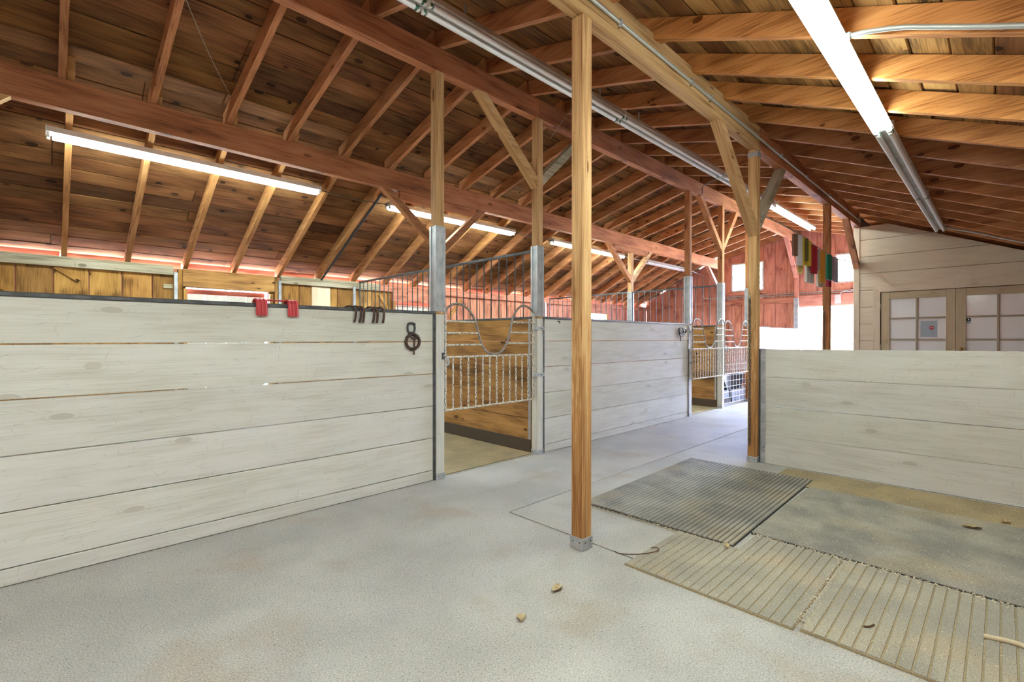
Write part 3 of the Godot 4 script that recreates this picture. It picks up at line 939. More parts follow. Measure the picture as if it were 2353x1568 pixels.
func make_tack_room() -> void:
	var w := thing("wall_tack_room", "painted wall of wide level boards closing off the tack room", "wall", Vector3.ZERO, "", "structure")
	var ys := [0.0, 0.078, 0.369, 0.660, 0.951, 1.242, 1.533, 1.824, 2.115, 2.406, 2.697, 2.988, 3.225]
	var region := roof_region(0.0)
	for k in ys.size() - 1:
		var y0: float = ys[k] + 0.003
		var y1: float = ys[k + 1] - 0.003
		var spans := [[TR, 1.745]]
		if y1 < 2.12: spans = [[TR, -0.535], [1.555, 1.745]]
		elif y0 < 2.16: spans = [[TR, 1.745]]
		for s in spans:
			var lo := y0
			if y0 < 2.12 and y1 > 2.12 and s[1] - s[0] > 2.0: lo = 2.168
			var rect := PackedVector2Array([Vector2(s[0], lo), Vector2(s[1], lo), Vector2(s[1], y1), Vector2(s[0], y1)])
			for poly in Geometry2D.intersect_polygons(rect, region):
				part(w, "board", prism(poly, 10.2, 10.222, "ty"), mt("tack"), Vector3.ZERO)
	# boards beside the casing up to the header board, and the blocking above the wall
	bx(w, "board", mt("tack", 1), 10.2, 10.222, 2.118, 2.166, 1.557, 1.745, 2)
	bx(w, "board", mt("tack", 2), 10.2, 10.222, 2.118, 2.166, TR, -0.535, 2)
	var back := PackedVector2Array([Vector2(1.744, 2.07), Vector2(1.744, rb_ro(1.744) + 0.12), Vector2(TR, rb_ro(TR) + 0.12), Vector2(TR, 2.07)])
	part(w, "lining", prism(back, 10.24, 10.26, "ty"), mt("redwood", 1), Vector3.ZERO)
	bx(w, "lining", mt("redwood", 1), 10.24, 10.26, 0.0, 2.07, 1.47, 1.745, 1, 0.0)
	bx(w, "lining", mt("redwood", 1), 10.24, 10.26, 0.0, 2.07, TR, -0.44, 1, 0.0)
	bx(w, "side_board", mt("tack", 3), 10.28, L1, 0.0, 1.1, 1.76, 1.80, 0)
	bx(w, "side_board", mt("tack", 4), 10.28, L1, 1.102, 2.2, 1.76, 1.80, 0)
	bx(w, "side_board", mt("tack", 0), 10.28, L1, 2.202, 3.44, 1.76, 1.80, 0)
	# door casing
	var c := thing("trim_1", "mitred painted casing around the double tack room door", "door casing", V(10.18, 0, 0.51), "", "structure")
	var l0 := 10.178
	part(c, "jamb", prism(PackedVector2Array([Vector2(1.455, 0.0), Vector2(1.555, 0.0), Vector2(1.555, 2.166), Vector2(1.455, 2.068)]), l0, 10.2, "ty", 1), mt("tack", 1), Vector3.ZERO)
	part(c, "jamb", prism(PackedVector2Array([Vector2(-0.435, 0.0), Vector2(-0.535, 0.0), Vector2(-0.535, 2.166), Vector2(-0.435, 2.068)]), l0, 10.2, "ty", 1), mt("tack", 2), Vector3.ZERO)
	part(c, "head", prism(PackedVector2Array([Vector2(1.5535, 2.1665), Vector2(1.4535, 2.0685), Vector2(-0.4335, 2.0685), Vector2(-0.5335, 2.1665)]), l0, 10.2, "ty"), mt("tack", 3), Vector3.ZERO)
	# two glazed leaves
	for k in 2:
		var ta: float = [1.443, 0.508][k]
		var o := thing("door_%d" % (k + 2), ["glazed tack room door leaf with the grey sheet and red oval sticker", "glazed tack room door leaf with the small dark sticker and a knob"][k], "door", V(10.2, 0, ta - 0.465), "", "structure")
		var tb := ta - 0.930
		var a := 10.190
		var b := 10.225
		var st := 0.115
		bx(o, "stile", mt("casing", k), a, b, 0.008, 2.060, ta - st, ta, 1)
		bx(o, "stile", mt("casing", k + 1), a, b, 0.008, 2.060, tb, tb + st, 1)
		bx(o, "rail", mt("casing", k), a, b, 1.945, 2.060, tb + st, ta - st, 2)
		bx(o, "rail", mt("casing", k + 2), a, b, 0.008, 0.25, tb + st, ta - st, 2)
		var tm := (ta + tb) / 2
		bx(o, "muntin", mt("muntin"), a + 0.004, b - 0.004, 0.25, 1.945, tm - 0.016, tm + 0.016, 1, 0.005)
		var rows := [1.945, 1.617, 1.264, 0.926, 0.588, 0.25]
		for r in range(1, 5):
			bx(o, "muntin", mt("muntin"), a + 0.004, b - 0.004, rows[r] - 0.014, rows[r] + 0.014, tb + st, tm - 0.016, 2, 0.005)
			bx(o, "muntin", mt("muntin"), a + 0.004, b - 0.004, rows[r] - 0.014, rows[r] + 0.014, tm + 0.016, ta - st, 2, 0.005)
		for r in 5:
			for cc in 2:
				var x0 := tb + st if cc == 0 else tm + 0.016
				var x1 := tm - 0.016 if cc == 0 else ta - st
				bx(o, "pane", mt("pane"), a + 0.016, a + 0.019, rows[r + 1] + (0.014 if r < 4 else 0.0), rows[r] - (0.014 if r > 0 else 0.0), x0, x1, 1, 0.0)
		for y in [1.83, 1.13, 0.3]:
			bx(o, "hinge", mt("muntin"), a - 0.008, a + 0.002, y - 0.045, y + 0.045, (ta - 0.006) if k == 0 else (tb - 0.006), (ta + 0.010) if k == 0 else (tb + 0.010), 1, 0.003)
		if k == 0:
			var s := bx(o, "grey_sheet", mt("sticker_grey"), a + 0.0145, a + 0.0155, 1.302, 1.562, 0.727, 0.932, 1, 0.0)
			var oval := PackedVector2Array()
			var inner := PackedVector2Array()
			for i in 20:
				oval.append(Vector2(0.796 + 0.030 * cos(TAU * i / 20), 1.452 + 0.032 * sin(TAU * i / 20)))
				inner.append(Vector2(0.796 + 0.024 * cos(TAU * i / 20), 1.452 + 0.0055 * sin(TAU * i / 20)))
			part(s, "oval_sticker", prism(oval, a + 0.0125, a + 0.0143, "ty"), mt("sticker_red"), Vector3.ZERO)
			part(s, "sticker_mark", prism(inner, a + 0.0115, a + 0.0124, "ty"), mt("frame_white"), Vector3.ZERO)
		else:
			bx(o, "sticker", mt("sticker_dark"), a + 0.0145, a + 0.0155, 1.545, 1.598, 0.339, 0.392, 1, 0.0)
			bx(o, "sticker", mt("sticker_grey"), a + 0.0145, a + 0.0155, 1.512, 1.544, 0.339, 0.392, 1, 0.0)
			bx(o, "sticker_mark", mt("frame_white"), a + 0.0135, a + 0.0144, 1.565, 1.580, 0.357, 0.372, 1, 0.0)
			var kn := SphereMesh.new()
			kn.radius = 0.028
			kn.height = 0.056
			kn.radial_segments = 14
			kn.rings = 8
			part(o, "knob", kn, mt("brass"), V(a - 0.04, 1.115, 0.445))
			rod(o, "knob_stem", mt("brass"), V(a - 0.03, 1.115, 0.445), V(a, 1.115, 0.445), 0.011)

func make_outer_walls() -> void:
	# behind and to the right of the camera
	var w := thing("wall_right", "outer wall of upright boards on the tie stall side", "wall", Vector3.ZERO, "", "structure")
	var l := L0
	while l < L1 - 0.1:
		bx(w, "plank", mt("redwood"), l + 0.004, l + 0.40, 0.0, rb_ro(TR) + 0.14, TR - 0.03, TR, 1)
		l += 0.405
	bx(w, "sheathing", mt("redwood", 0), L0, L1 + 0.05, 0.0, rb_ro(TR) + 0.12, TR - 0.06, TR - 0.031, 0, 0.0)
	w = thing("wall_back", "wall of upright boards behind the camera", "wall", Vector3.ZERO, "", "structure")
	var t := TR
	while t < TL - 0.05:
		var e := minf(t + 0.40, TL)
		var poly := PackedVector2Array([Vector2(t + 0.003, 0), Vector2(e - 0.003, 0), Vector2(e - 0.003, deck_y(e)), Vector2(t + 0.003, deck_y(t))])
		part(w, "plank", prism(poly, L0 - 0.03, L0, "ty", 1), mt("redwood"), Vector3.ZERO)
		t = e
	var all := PackedVector2Array([Vector2(TR, 0), Vector2(TL, 0), Vector2(TL, deck_y(TL)), Vector2(5.45, deck_y(5.45)), Vector2(3.61, deck_y(3.61)), Vector2(1.8, deck_y(1.8)), Vector2(TR, deck_y(TR))])
	part(w, "sheathing", prism(all, L0 - 0.06, L0 - 0.031, "ty", 1), mt("redwood", 2), Vector3.ZERO)

# ------------------------------------------------------------------ stalls
func make_stalls() -> void:
	var labels := ["near white boarded stall front with the red rack and horseshoes on its rail", "white boarded stall front between the first and the second gate", "bright white stall front at the far end behind the cream partition"]
	var spans := [[L0 + 0.02, 2.508], [3.962, 7.508], [10.302, 13.445]]
	for k in 3:
		var s: Array = spans[k]
		var o := thing("stall_barrier", labels[k], "stall wall", V((s[0] + s[1]) / 2, 0, TF + 0.02), "stall fronts along the aisle")
		for r in 6:
			var gap := 0.0045 if r < 3 else 0.0065
			var y0: float = JOINTS[r] + (0.004 if r == 0 else gap / 2 + rng.randf_range(0, 0.001))
			var y1: float = JOINTS[r + 1] - (0.0 if r == 5 else gap / 2)
			bx(o, "board", mt("white", k * 3 + r), s[0] + 0.002, s[1] - 0.002, y0, y1, TF + rng.randf_range(0, 0.003), TF + 0.038, 0, 0.003)
		bx(o, "cap_rail", mt("steel", k), s[0], s[1] + 0.006, 1.497, CAPY, TF - 0.006, TF + 0.046, 0, 0.004)
		bx(o, "end_channel", mt("steel", k + 1), s[1] - 0.022, s[1] + 0.004, 0.004, 1.497, TF - 0.007, TF - 0.002, 1, 0.0015)
		bx(o, "end_channel", mt("steel", k + 1), s[1], s[1] + 0.006, 0.004, 1.497, TF - 0.002, TF + 0.042, 1, 0.0015)
		if k > 0:
			bx(o, "end_channel", mt("steel", k), s[0] - 0.004, s[0] + 0.022, 0.004, 1.497, TF - 0.007, TF - 0.002, 1, 0.0015)
		for l in [s[0] + 1.2, s[0] + 2.4]:
			bx(o, "stiffener", mt("stall", k), l, l + 0.09, 0.0, 1.497, TF + 0.039, TF + 0.075, 1)
	# partitions between the stalls, with bars above
	var plab := ["unpainted board partition seen through the nearest gate", "unpainted board partition seen through the second gate"]
	var glab := ["grille of dark steel bars on the partition behind the nearest gate", "grille of steel bars on the partition behind the second gate"]
	for k in 2:
		var l: float = [3.872, 8.832][k]
		var o := thing("stall_partition", plab[k], "stall wall", V(l + 0.02, 0, 5.7), "partitions between the stalls")
		for r in 6:
			bx(o, "board", mt("stall", k + r), l, l + 0.038, JOINTS[r] + 0.002, JOINTS[r + 1] - (0.004 if r < 5 else 0.0), 3.665, 5.445, 2, 0.003)
			bx(o, "board", mt("stall", k + r + 2), l, l + 0.038, JOINTS[r] + 0.002, JOINTS[r + 1] - (0.004 if r < 5 else 0.0), 5.545, 7.76, 2, 0.003)
		bx(o, "kick_board", mt("kick"), l - 0.02, l - 0.001, 0.012, 0.15, 3.665, 5.43, 2, 0.003)
		bx(o, "kick_board", mt("kick"), l - 0.02, l - 0.001, 0.012, 0.15, 5.56, 7.76, 2, 0.003)
		bx(o, "cap_rail", mt("steel", k), l - 0.006, l + 0.044, 1.497, CAPY, 3.665, 5.445, 2, 0.004)
		bx(o, "cap_rail", mt("steel", k), l - 0.006, l + 0.044, 1.497, CAPY, 5.545, 7.76, 2, 0.004)
		bx(o, "end_channel", mt("galvanised", k), l - 0.008, l - 0.002, 0.004, 1.497, 3.668, 3.70, 1, 0.0015)
		var g := thing("bar_grille", glab[k], "bar grille", V(l + 0.02, CAPY, 5.7), "bar grilles over the partitions")
		for s in [[3.668, 5.440], [5.550, 7.755]]:
			bx(g, "top_rail", mt("steel", 0), l + 0.002, l + 0.036, 2.235, 2.265, s[0], s[1], 2, 0.004)
			bx(g, "end_strip", mt("steel", 1), l + 0.008, l + 0.030, CAPY, 2.235, s[0], s[0] + 0.012, 1, 0.002)
			bx(g, "end_strip", mt("steel", 1), l + 0.008, l + 0.030, CAPY, 2.235, s[1] - 0.012, s[1], 1, 0.002)
			var n := int((s[1] - s[0]) / 0.134)
			for i in range(1, n):
				var t: float = lerpf(s[0], s[1], float(i) / n)
				rod(g, "bar", mt("steel", i), V(l + 0.019, CAPY, t), V(l + 0.019, 2.236, t), 0.0075, 7)
	# stall floor mats
	var mlab := ["dusty rubber mat just inside the nearest gate", "dusty rubber mat deeper inside the first stall", "dusty rubber mat inside the second gate"]
	var ms := [[1.2, 3.85, 3.63, 5.05], [1.2, 3.85, 5.06, 7.2], [7.6, 8.81, 3.63, 5.4]]
	for k in 3:
		var m: Array = ms[k]
		single("stall_mat", cbox(Vector3(m[1] - m[0], 0.012, m[3] - m[2]), 0.004, 0), mt("dusty", k), V((m[0] + m[1]) / 2, 0.0061, (m[2] + m[3]) / 2), mlab[k], "mat", "mats in the stalls")

func gate(label: String, l0: float, width: float, t: float, hinge_far: bool, post: float) -> void:
	var o := thing("stall_gate", label, "gate", V(l0 + width / 2, 0.6, t), "yoke gates of the stalls")
	var P := func(x: float, y: float) -> Vector3: return V(l0 + x * width, y, t)
	rod(o, "stile", mt("flaked", 0), P.call(0.0, 0.607), P.call(0.0, 1.53), 0.0115)
	rod(o, "stile", mt("flaked", 1), P.call(1.0, 0.612), P.call(1.0, 1.575), 0.0115)
	rod(o, "rail", mt("flaked", 2), P.call(0.0, 0.612), P.call(1.0, 0.612), 0.0105)
	rod(o, "rail", mt("flaked", 3), P.call(0.0, 1.105), P.call(1.0, 1.105), 0.0105)
	for i in 12:
		var x := 0.075 + 0.0775 * i
		rod(o, "bar", mt("flaked", i), P.call(x, 0.612), P.call(x, 1.105), 0.0085, 7)
	var yoke := smooth([P.call(0.0, 1.52), P.call(0.03, 1.572), P.call(0.11, 1.608), P.call(0.21, 1.575), P.call(0.285, 1.485), P.call(0.325, 1.38), P.call(0.355, 1.26), P.call(0.415, 1.155), P.call(0.50, 1.122), P.call(0.585, 1.14), P.call(0.66, 1.23), P.call(0.70, 1.36), P.call(0.725, 1.47), P.call(0.785, 1.585), P.call(0.865, 1.632), P.call(0.945, 1.61), P.call(1.0, 1.565)], false, 4)
	part(o, "yoke", tube(yoke, 0.0115, 8), mt("barepipe"), Vector3.ZERO)
	for a in [[1.44, 0.305, 0.715], [1.33, 0.337, 0.692], [1.218, 0.375, 0.652]]:
		rod(o, "crossbar", mt("flaked"), P.call(0.0, a[0]), P.call(a[1], a[0]), 0.0095, 7)
		rod(o, "crossbar", mt("flaked"), P.call(a[2], a[0] + 0.012), P.call(1.0, a[0] + 0.012), 0.0095, 7)
	# hinges on one post, a chain latch on the other
	var hx := 1.0 if hinge_far else 0.0
	var dir := 1.0 if hinge_far else -1.0
	for y in [1.39, 0.88]:
		var a: float = l0 + hx * width
		var h := bx(o, "hinge", mt("galvanised"), a - 0.012 * dir, post + 0.09 * dir * 0.0 + dir * 0.10, y - 0.017, y + 0.017, 3.543, 3.549, 0, 0.002)
		bx(h, "hinge_eye", mt("galvanised"), a - 0.018, a + 0.018, y - 0.02, y + 0.02, minf(t, 3.549) + 0.0, maxf(t, 3.549) - 0.0 + 0.001, 0, 0.003)
		for q in [0.05, 0.075]:
			bx(h, "bolt", mt("steel"), post + dir * q - 0.006, post + dir * q + 0.006, y - 0.006, y + 0.006, 3.538, 3.543, 0, 0.001)
	var lx := 1.0 - hx
	var c := P.call(lx, 1.10) as Vector3
	var ch := smooth([c + Vector3(0.06 * -dir, 0.02, 0.052), c + Vector3(0.03 * -dir, 0.025, 0.055), c + Vector3(0.012 * -dir, -0.03, 0.055), c + Vector3(0.0, -0.07, 0.03), c + Vector3(0.03 * dir, -0.045, 0.02), c + Vector3(0.03 * dir, 0.0, 0.0), c + Vector3(0.0, 0.02, -0.015)], false, 4)
	part(o, "latch_chain", tube(ch, 0.0055, 6), mt("galvanised"), Vector3.ZERO)
	bx(o, "latch_plate", mt("steel"), c.x - 0.055 * dir - 0.015, c.x - 0.055 * dir + 0.015, 1.09, 1.15, 3.548, 3.5535, 1, 0.002)

func make_gates() -> void:
	gate("nearest yoke gate of flaking white pipe with a deep dip", 2.645, 1.19, 3.595, true, 3.858)
	gate("second yoke gate, hinged beside the black halter", 7.57, 1.29, 3.535, false, 7.61)
	gate("third yoke gate, in front of the wire mesh panel", 9.02, 1.15, 3.595, true, 10.20)
	var w := thing("wire_mesh", "white wire mesh panel under the third gate", "wire panel", V(9.55, 0.03, 3.635))
	for i in 8: rod(w, "wire", mt("frame_white"), V(8.935, 0.05 + 0.105 * i, 3.635), V(10.18, 0.05 + 0.105 * i, 3.635), 0.0035, 5)
	for i in 9: rod(w, "wire", mt("frame_white"), V(8.94 + 0.154 * i, 0.03, 3.642), V(8.94 + 0.154 * i, 0.80, 3.642), 0.0035, 5)

func make_tie_partition() -> void:
	var o := thing("tie_stall_partition", "low cream boarded partition across the aisle on the tie stall side", "stall wall", V(5.29, 0, 0.0))
	var ys := [0.004, 0.290, 0.583, 0.884, 1.170]
	for k in 4:
		var g := 0.006 if k == 2 else 0.0025
		# each board rises slightly towards the outer wall
		var poly := PackedVector2Array([Vector2(1.700, ys[k] + (0.0 if k == 0 else g)), Vector2(TR + 0.005, ys[k] + (0.0 if k == 0 else 0.013 + 0.002)), Vector2(TR + 0.005, ys[k + 1] + 0.012 + (0.010 if k == 3 else 0.0)), Vector2(1.700, ys[k + 1])])
		part(o, "board", prism(poly, 5.272 + rng.randf_range(0.0, 0.002), 5.31, "ty"), mt("white", [2, 5, 0, 4][k]), Vector3.ZERO)
	bx(o, "end_channel", mt("galvanised", 1), 5.262, 5.268, 0.004, 1.175, 1.690, 1.735, 1, 0.002)
	bx(o, "end_channel", mt("galvanised", 1), 5.264, 5.316, 0.004, 1.175, 1.702, 1.708, 1, 0.002)
	bx(o, "channel_web", mt("steel", 0), 5.270, 5.312, 0.004, 1.172, 1.712, 1.752, 1, 0.002)
	for y in [0.12, 0.16, 0.42, 0.62, 1.02, 1.08]:
		bx(o, "screw", mt("steel", 1), 5.259, 5.262, y, y + 0.009, 1.70, 1.709, 1, 0.001)

# ------------------------------------------------------------------ fluorescent lamps
func lamp(label: String, l0: float, l1: float, t: float, y: float, lit: bool, hang: float, near_caps: bool, power := 1.0) -> void:
	var o := thing("fluorescent_light", label, "light fixture", V((l0 + l1) / 2, y, t), "twin-tube fluorescent lamps")
	var prof := PackedVector2Array([Vector2(-0.062, 0.024), Vector2(0.062, 0.024), Vector2(0.062, 0.032), Vector2(0.044, 0.078), Vector2(-0.044, 0.078), Vector2(-0.062, 0.032)])
	var key := "housing%.2f" % (l1 - l0)
	if not meshes.has(key): meshes[key] = prism(prof, -(l1 - l0) / 2, (l1 - l0) / 2, "ty")
	part(o, "housing", meshes[key], mt("enamel"), V((l0 + l1) / 2, y, t))
	for s in [-1.0, 1.0]:
		var tk := "tube%.2f" % (l1 - l0)
		if not meshes.has(tk): meshes[tk] = tube(PackedVector3Array([Vector3(-(l1 - l0) / 2 + 0.045, 0, 0), Vector3((l1 - l0) / 2 - 0.045, 0, 0)]), 0.019, 14)
		part(o, "glowing_tube" if lit else "dark_tube", meshes[tk], (mt("lit_tube" if power > 1.0 else "older_tube") if lit else mt("glass_tube")), V((l0 + l1) / 2, y, t + s * 0.04))
		for e in [l0 + 0.018, l1 - 0.018]:
			var sk := bx(o, "socket", mt("frame_white"), e - 0.012, e + 0.012, y - 0.02, y + 0.027, t + s * 0.04 - 0.014, t + s * 0.04 + 0.014, 1, 0.004)
			if near_caps: rod(sk, "end_ring", mt("green_cap"), V(e - 0.012 if e < l0 + 0.1 else e + 0.0, y, t + s * 0.04) + Vector3(0.026 if e < l0 + 0.1 else -0.026, 0, 0), V(e, y, t + s * 0.04), 0.0198, 12)
	for e in [l0 + 0.004, l1 - 0.004]:
		part(o, "end_plate", cbox(Vector3(0.008, 0.062, 0.128), 0.002, 1), mt("enamel", 1), V(e, y + 0.047, t))
	if hang > 0.01:
		for e in [l0 + 0.35, l1 - 0.35]: bx(o, "hanger", mt("galvanised"), e - 0.012, e + 0.012, y + 0.078, y + 0.078 + hang, t - 0.002, t + 0.002, 1, 0.0)
	if lit:
		var a := AreaLight3D.new()
		a.name = "lamp_light"
		a.area_size = Vector2(l1 - l0 - 0.09, 0.03)
		a.light_energy = LAMP_POWER * power
		a.light_color = LAMP
		a.area_range = 30.0
		a.area_attenuation = 2.0
		a.shadow_enabled = true
		o.add_child(a)
		a.position = Vector3(0, -0.0195, 0)
		a.rotation_degrees = Vector3(-90, 0, 0)

func make_lights() -> void:
	lamp("large lit lamp over the near stall at the picture's left", 0.005, 2.47, 6.00, 3.105, true, 0.012, false, 1.5)
	lamp("lit lamp crossed by two knee braces behind the sheathed post", 3.417, 5.882, 6.00, 3.105, true, 0.012, false, 1.5)
	lamp("lit lamp seen on both sides of the free-standing post", 6.895, 9.36, 6.00, 3.105, true, 0.012, false, 1.5)
	lamp("unlit lamp farthest along the stalls", 10.35, 12.50, 6.00, 3.105, false, 0.012, false)
	lamp("unlit lamp stub at the top edge over the aisle", -0.63, 1.81, 2.70, 3.49, false, 0.11, true)
	lamp("nearest whole unlit lamp over the aisle", 1.815, 4.16, 2.70, 3.49, false, 0.11, true)
	lamp("unlit lamp over the aisle with a dangling hook at its far end", 4.165, 6.60, 2.70, 3.49, false, 0.11, true)
	lamp("unlit lamp over the aisle hidden behind the chained post's braces", 6.605, 8.66, 2.70, 3.49, false, 0.11, false)
	lamp("small lit lamp over the far aisle above the hanging wraps", 8.72, 11.15, 2.70, 3.49, true, 0.11, false, 1.5)
	lamp("large lit lamp over the tie stall at the top edge", 2.215, 4.66, 0.65, 2.878, true, 0.0, true, 0.6)
	lamp("lit lamp over the tie stall just outside the picture", -0.24, 2.205, 0.65, 2.878, true, 0.0, true, 0.5)
	lamp("added unseen fill lamp over the tie stall behind the camera", -2.69, -0.25, 0.65, 2.878, true, 0.0, true, 1.2)  # added out of view to brighten the left wall and near floor
	lamp("unlit lamp following the large lit one over the tie stall", 4.67, 7.14, 0.65, 2.878, false, 0.0, true)
	lamp("unlit lamp nearest the tack room wall over the tie stall", 7.15, 9.50, 0.65, 2.878, false, 0.0, true)
	var labels := ["thin black cable between the first two stall lamps", "thin black cable between the second and the third stall lamp", "thin white cable between the third and the last stall lamp"]
	var sp := [[2.47, 3.417], [5.882, 6.895], [9.36, 10.35]]
	for k in 3:
		var a: float = sp[k][0]
		var b: float = sp[k][1]
		single("lamp_cable", tube(smooth([V(a - 0.006, 3.145, 6.0), V((a + b) / 2, 3.13, 6.0), V(b + 0.006, 3.145, 6.0)]), 0.006, 6), mt("cable" if k < 2 else "white_cable"), Vector3.ZERO, labels[k], "cable", "cables between the stall lamps")
	var c := thing("conduit", "white conduit running from the large lit lamp to the right edge", "conduit", V(3.2, 2.85, 0.3), "electrical conduits")
	part(c, "pipe", tube(smooth([V(3.075, 2.895, 0.585), V(3.075, 2.882, 0.50), V(3.075, 2.84, 0.36), V(3.08, 2.775, 0.21), V(3.08, 2.655, -0.06), V(3.08, 2.15, -1.25)]), 0.0125, 10), mt("conduit"), Vector3.ZERO)
	bx(c, "connector", mt("galvanised"), 3.057, 3.093, 2.878, 2.914, 0.565, 0.60, 2, 0.008)
	single("conduit", tube(smooth([V(9.44, 2.915, 0.60), V(9.44, 2.868, 0.50), V(9.44, 2.77, 0.25), V(9.44, 2.605, -0.12), V(9.44, 1.95, -1.65)]), 0.011, 8), mt("conduit"), Vector3.ZERO, "thin conduit leaving the lamp nearest the tack room wall", "conduit", "electrical conduits")
	single("hook", tube(smooth([V(6.58, 3.46, 2.74), V(6.56, 3.42, 2.88), V(6.55, 3.37, 2.92), V(6.55, 3.30, 2.92), V(6.55, 3.275, 2.95), V(6.55, 3.29, 2.99)]), 0.006, 6), mt("steel", 0), Vector3.ZERO, "thin wire hook dangling from the unlit aisle lamp", "hook")
	single("wire", tube(smooth([V(0.715, 3.80, 4.15), V(0.99, 3.69, 4.68), V(1.262, 3.59, 5.13)]), 0.003, 5), mt("rope"), Vector3.ZERO, "thin cobwebbed wire slanting across the near roof planks", "wire", "thin roof wires")
	single("wire", tube(smooth([V(4.20, 3.92, 3.25), V(4.13, 3.70, 3.43), V(4.06, 3.52, 3.55)]), 0.0025, 5), mt("rope"), Vector3.ZERO, "thin wire hanging below the ridge beam beside the free-standing post", "wire", "thin roof wires")
	single("pipe", tube(PackedVector3Array([V(3.215, 3.20, 5.80), V(3.215, 2.235, 7.74)]), 0.017, 10), mt("black"), Vector3.ZERO, "black pipe strapped under a rafter above the near stall", "pipe")

# ------------------------------------------------------------------ rubber mats
func ribbed(l0: float, l1: float, t0: float, t1: float, along_l: bool, pitch: float, base: float, rib: float, duty: float, notch := Vector2(-9, 9)) -> Array:
	# notch: ribs whose t is above notch.x end at l = notch.y
	var g := Geo.new()
	var under := Geo.new()
	var span := (t1 - t0) if along_l else (l1 - l0)
	var n := int(round(span / pitch))
	var r := RandomNumberGenerator.new()
	r.seed = 3
	for k in n:
		var a := (t0 if along_l else l0) + span * k / n
		var b := a + span / n
		var e := (b - a) * (1.0 - duty) * 0.5
		var s0 := l0 if along_l else t0
		var s1 := l1 if along_l else t1
		if along_l and notch.x > -8.0 and b > notch.x: s1 = notch.y
		var c0 := V((s0 + s1) / 2, base / 2, (a + b) / 2) if along_l else V((a + b) / 2, base / 2, (s0 + s1) / 2)
		var z0 := Vector3(s1 - s0, base, b - a) if along_l else Vector3(b - a, base, s1 - s0)
		add_cbox(under, c0, z0, 0.0, 0 if along_l else 2)
		# the rib: a low bar with sloping sides and slightly worn ends
		var i0 := s0 + r.randf_range(0.001, 0.006)
		var i1 := s1 - r.randf_range(0.001, 0.006)
		var P := func(s: float, w: float, y: float) -> Vector3: return V(s, y, w) if along_l else V(w, y, s)
		var q := e * 0.6
		var lo := [a + e, b - e]
		var hi := [a + e + q, b - e - q]
		var yt := base + rib * r.randf_range(0.85, 1.0)
		g.quad(P.call(i0, hi[0], yt), P.call(i1, hi[0], yt), P.call(i1, hi[1], yt), P.call(i0, hi[1], yt), Vector3.UP, Vector2(i0, hi[0]), Vector2(i1, hi[0]), Vector2(i1, hi[1]), Vector2(i0, hi[1]))
		for side in 2:
			var nn: Vector3 = (P.call(0.0, -1.0 if side == 0 else 1.0, 0.0) + Vector3(0, 0.6, 0)).normalized()
			g.quad(P.call(i0, lo[side], base), P.call(i1, lo[side], base), P.call(i1, hi[side], yt), P.call(i0, hi[side], yt), nn, Vector2(i0, lo[side]), Vector2(i1, lo[side]), Vector2(i1, hi[side]), Vector2(i0, hi[side]))
		for end in 2:
			var s := i0 if end == 0 else i1
			var nn: Vector3 = P.call(-1.0 if end == 0 else 1.0, 0.0, 0.0).normalized()
			g.quad(P.call(s, lo[0], base), P.call(s, lo[1], base), P.call(s, hi[1], yt), P.call(s, hi[0], yt), nn, Vector2(lo[0], 0), Vector2(lo[1], 0), Vector2(hi[1], rib), Vector2(hi[0], rib))
	return [under.mesh(), g.mesh()]

func mat_thing(label: String, g: String, at: Vector3, r: Array, along_l: bool, pitch: float, base: float, rib: float, duty: float, top: Material, under: Material, notch := Vector2(-9, 9)) -> Node3D:
	var o := thing("rubber_mat", label, "mat", at, g)
	var ms := ribbed(r[0], r[1], r[2], r[3], along_l, pitch, base, rib, duty, notch)
	part(o, "base_sheet", ms[0], under, at)
	part(o, "ribs", ms[1], top, at)
	return o

func make_mats() -> void:
	var g := "rubber mats in the tie stall"
	var o := mat_thing("grooved rubber mat lying askew beyond the free-standing post", g, V(3.0, 0, 1.145), [0.0, 1.90, 0.0, 1.12], true, 0.0325, 0.013, 0.007, 0.74, mt("rubber", 0), mt("rubber_black"))
	o.rotation.y = 0.018
	mat_thing("large finely grooved rubber mat with its dark edge on the ribbed mats", g, V(3.292, 0, 0), [0.0, 1.345, -1.6, 1.14], false, 0.0225, 0.014, 0.008, 0.72, mt("rubber", 1), mt("rubber_black"))
	mat_thing("worn ribbed mat nearest the free-standing post", g, V(2.335, 0, 0), [0.0, 0.942, 0.635, 1.485], true, 0.0475, 0.008, 0.005, 0.88, mt("ribbed", 0), mt("dusty", 1), Vector2(1.14, 0.652))
	mat_thing("worn ribbed mat in the picture's lower right corner", g, V(2.352, 0, 0), [0.0, 0.925, -0.85, 0.612], true, 0.0475, 0.009, 0.005, 0.88, mt("ribbed", 1), mt("dusty", 1))
	mat_thing("dust-covered grooved mat along the foot of the cream partition", g, V(4.66, 0, 0), [0.0, 0.555, -1.6, 1.47], false, 0.031, 0.006, 0.004, 0.80, mt("dusty", 0), mt("kick"))

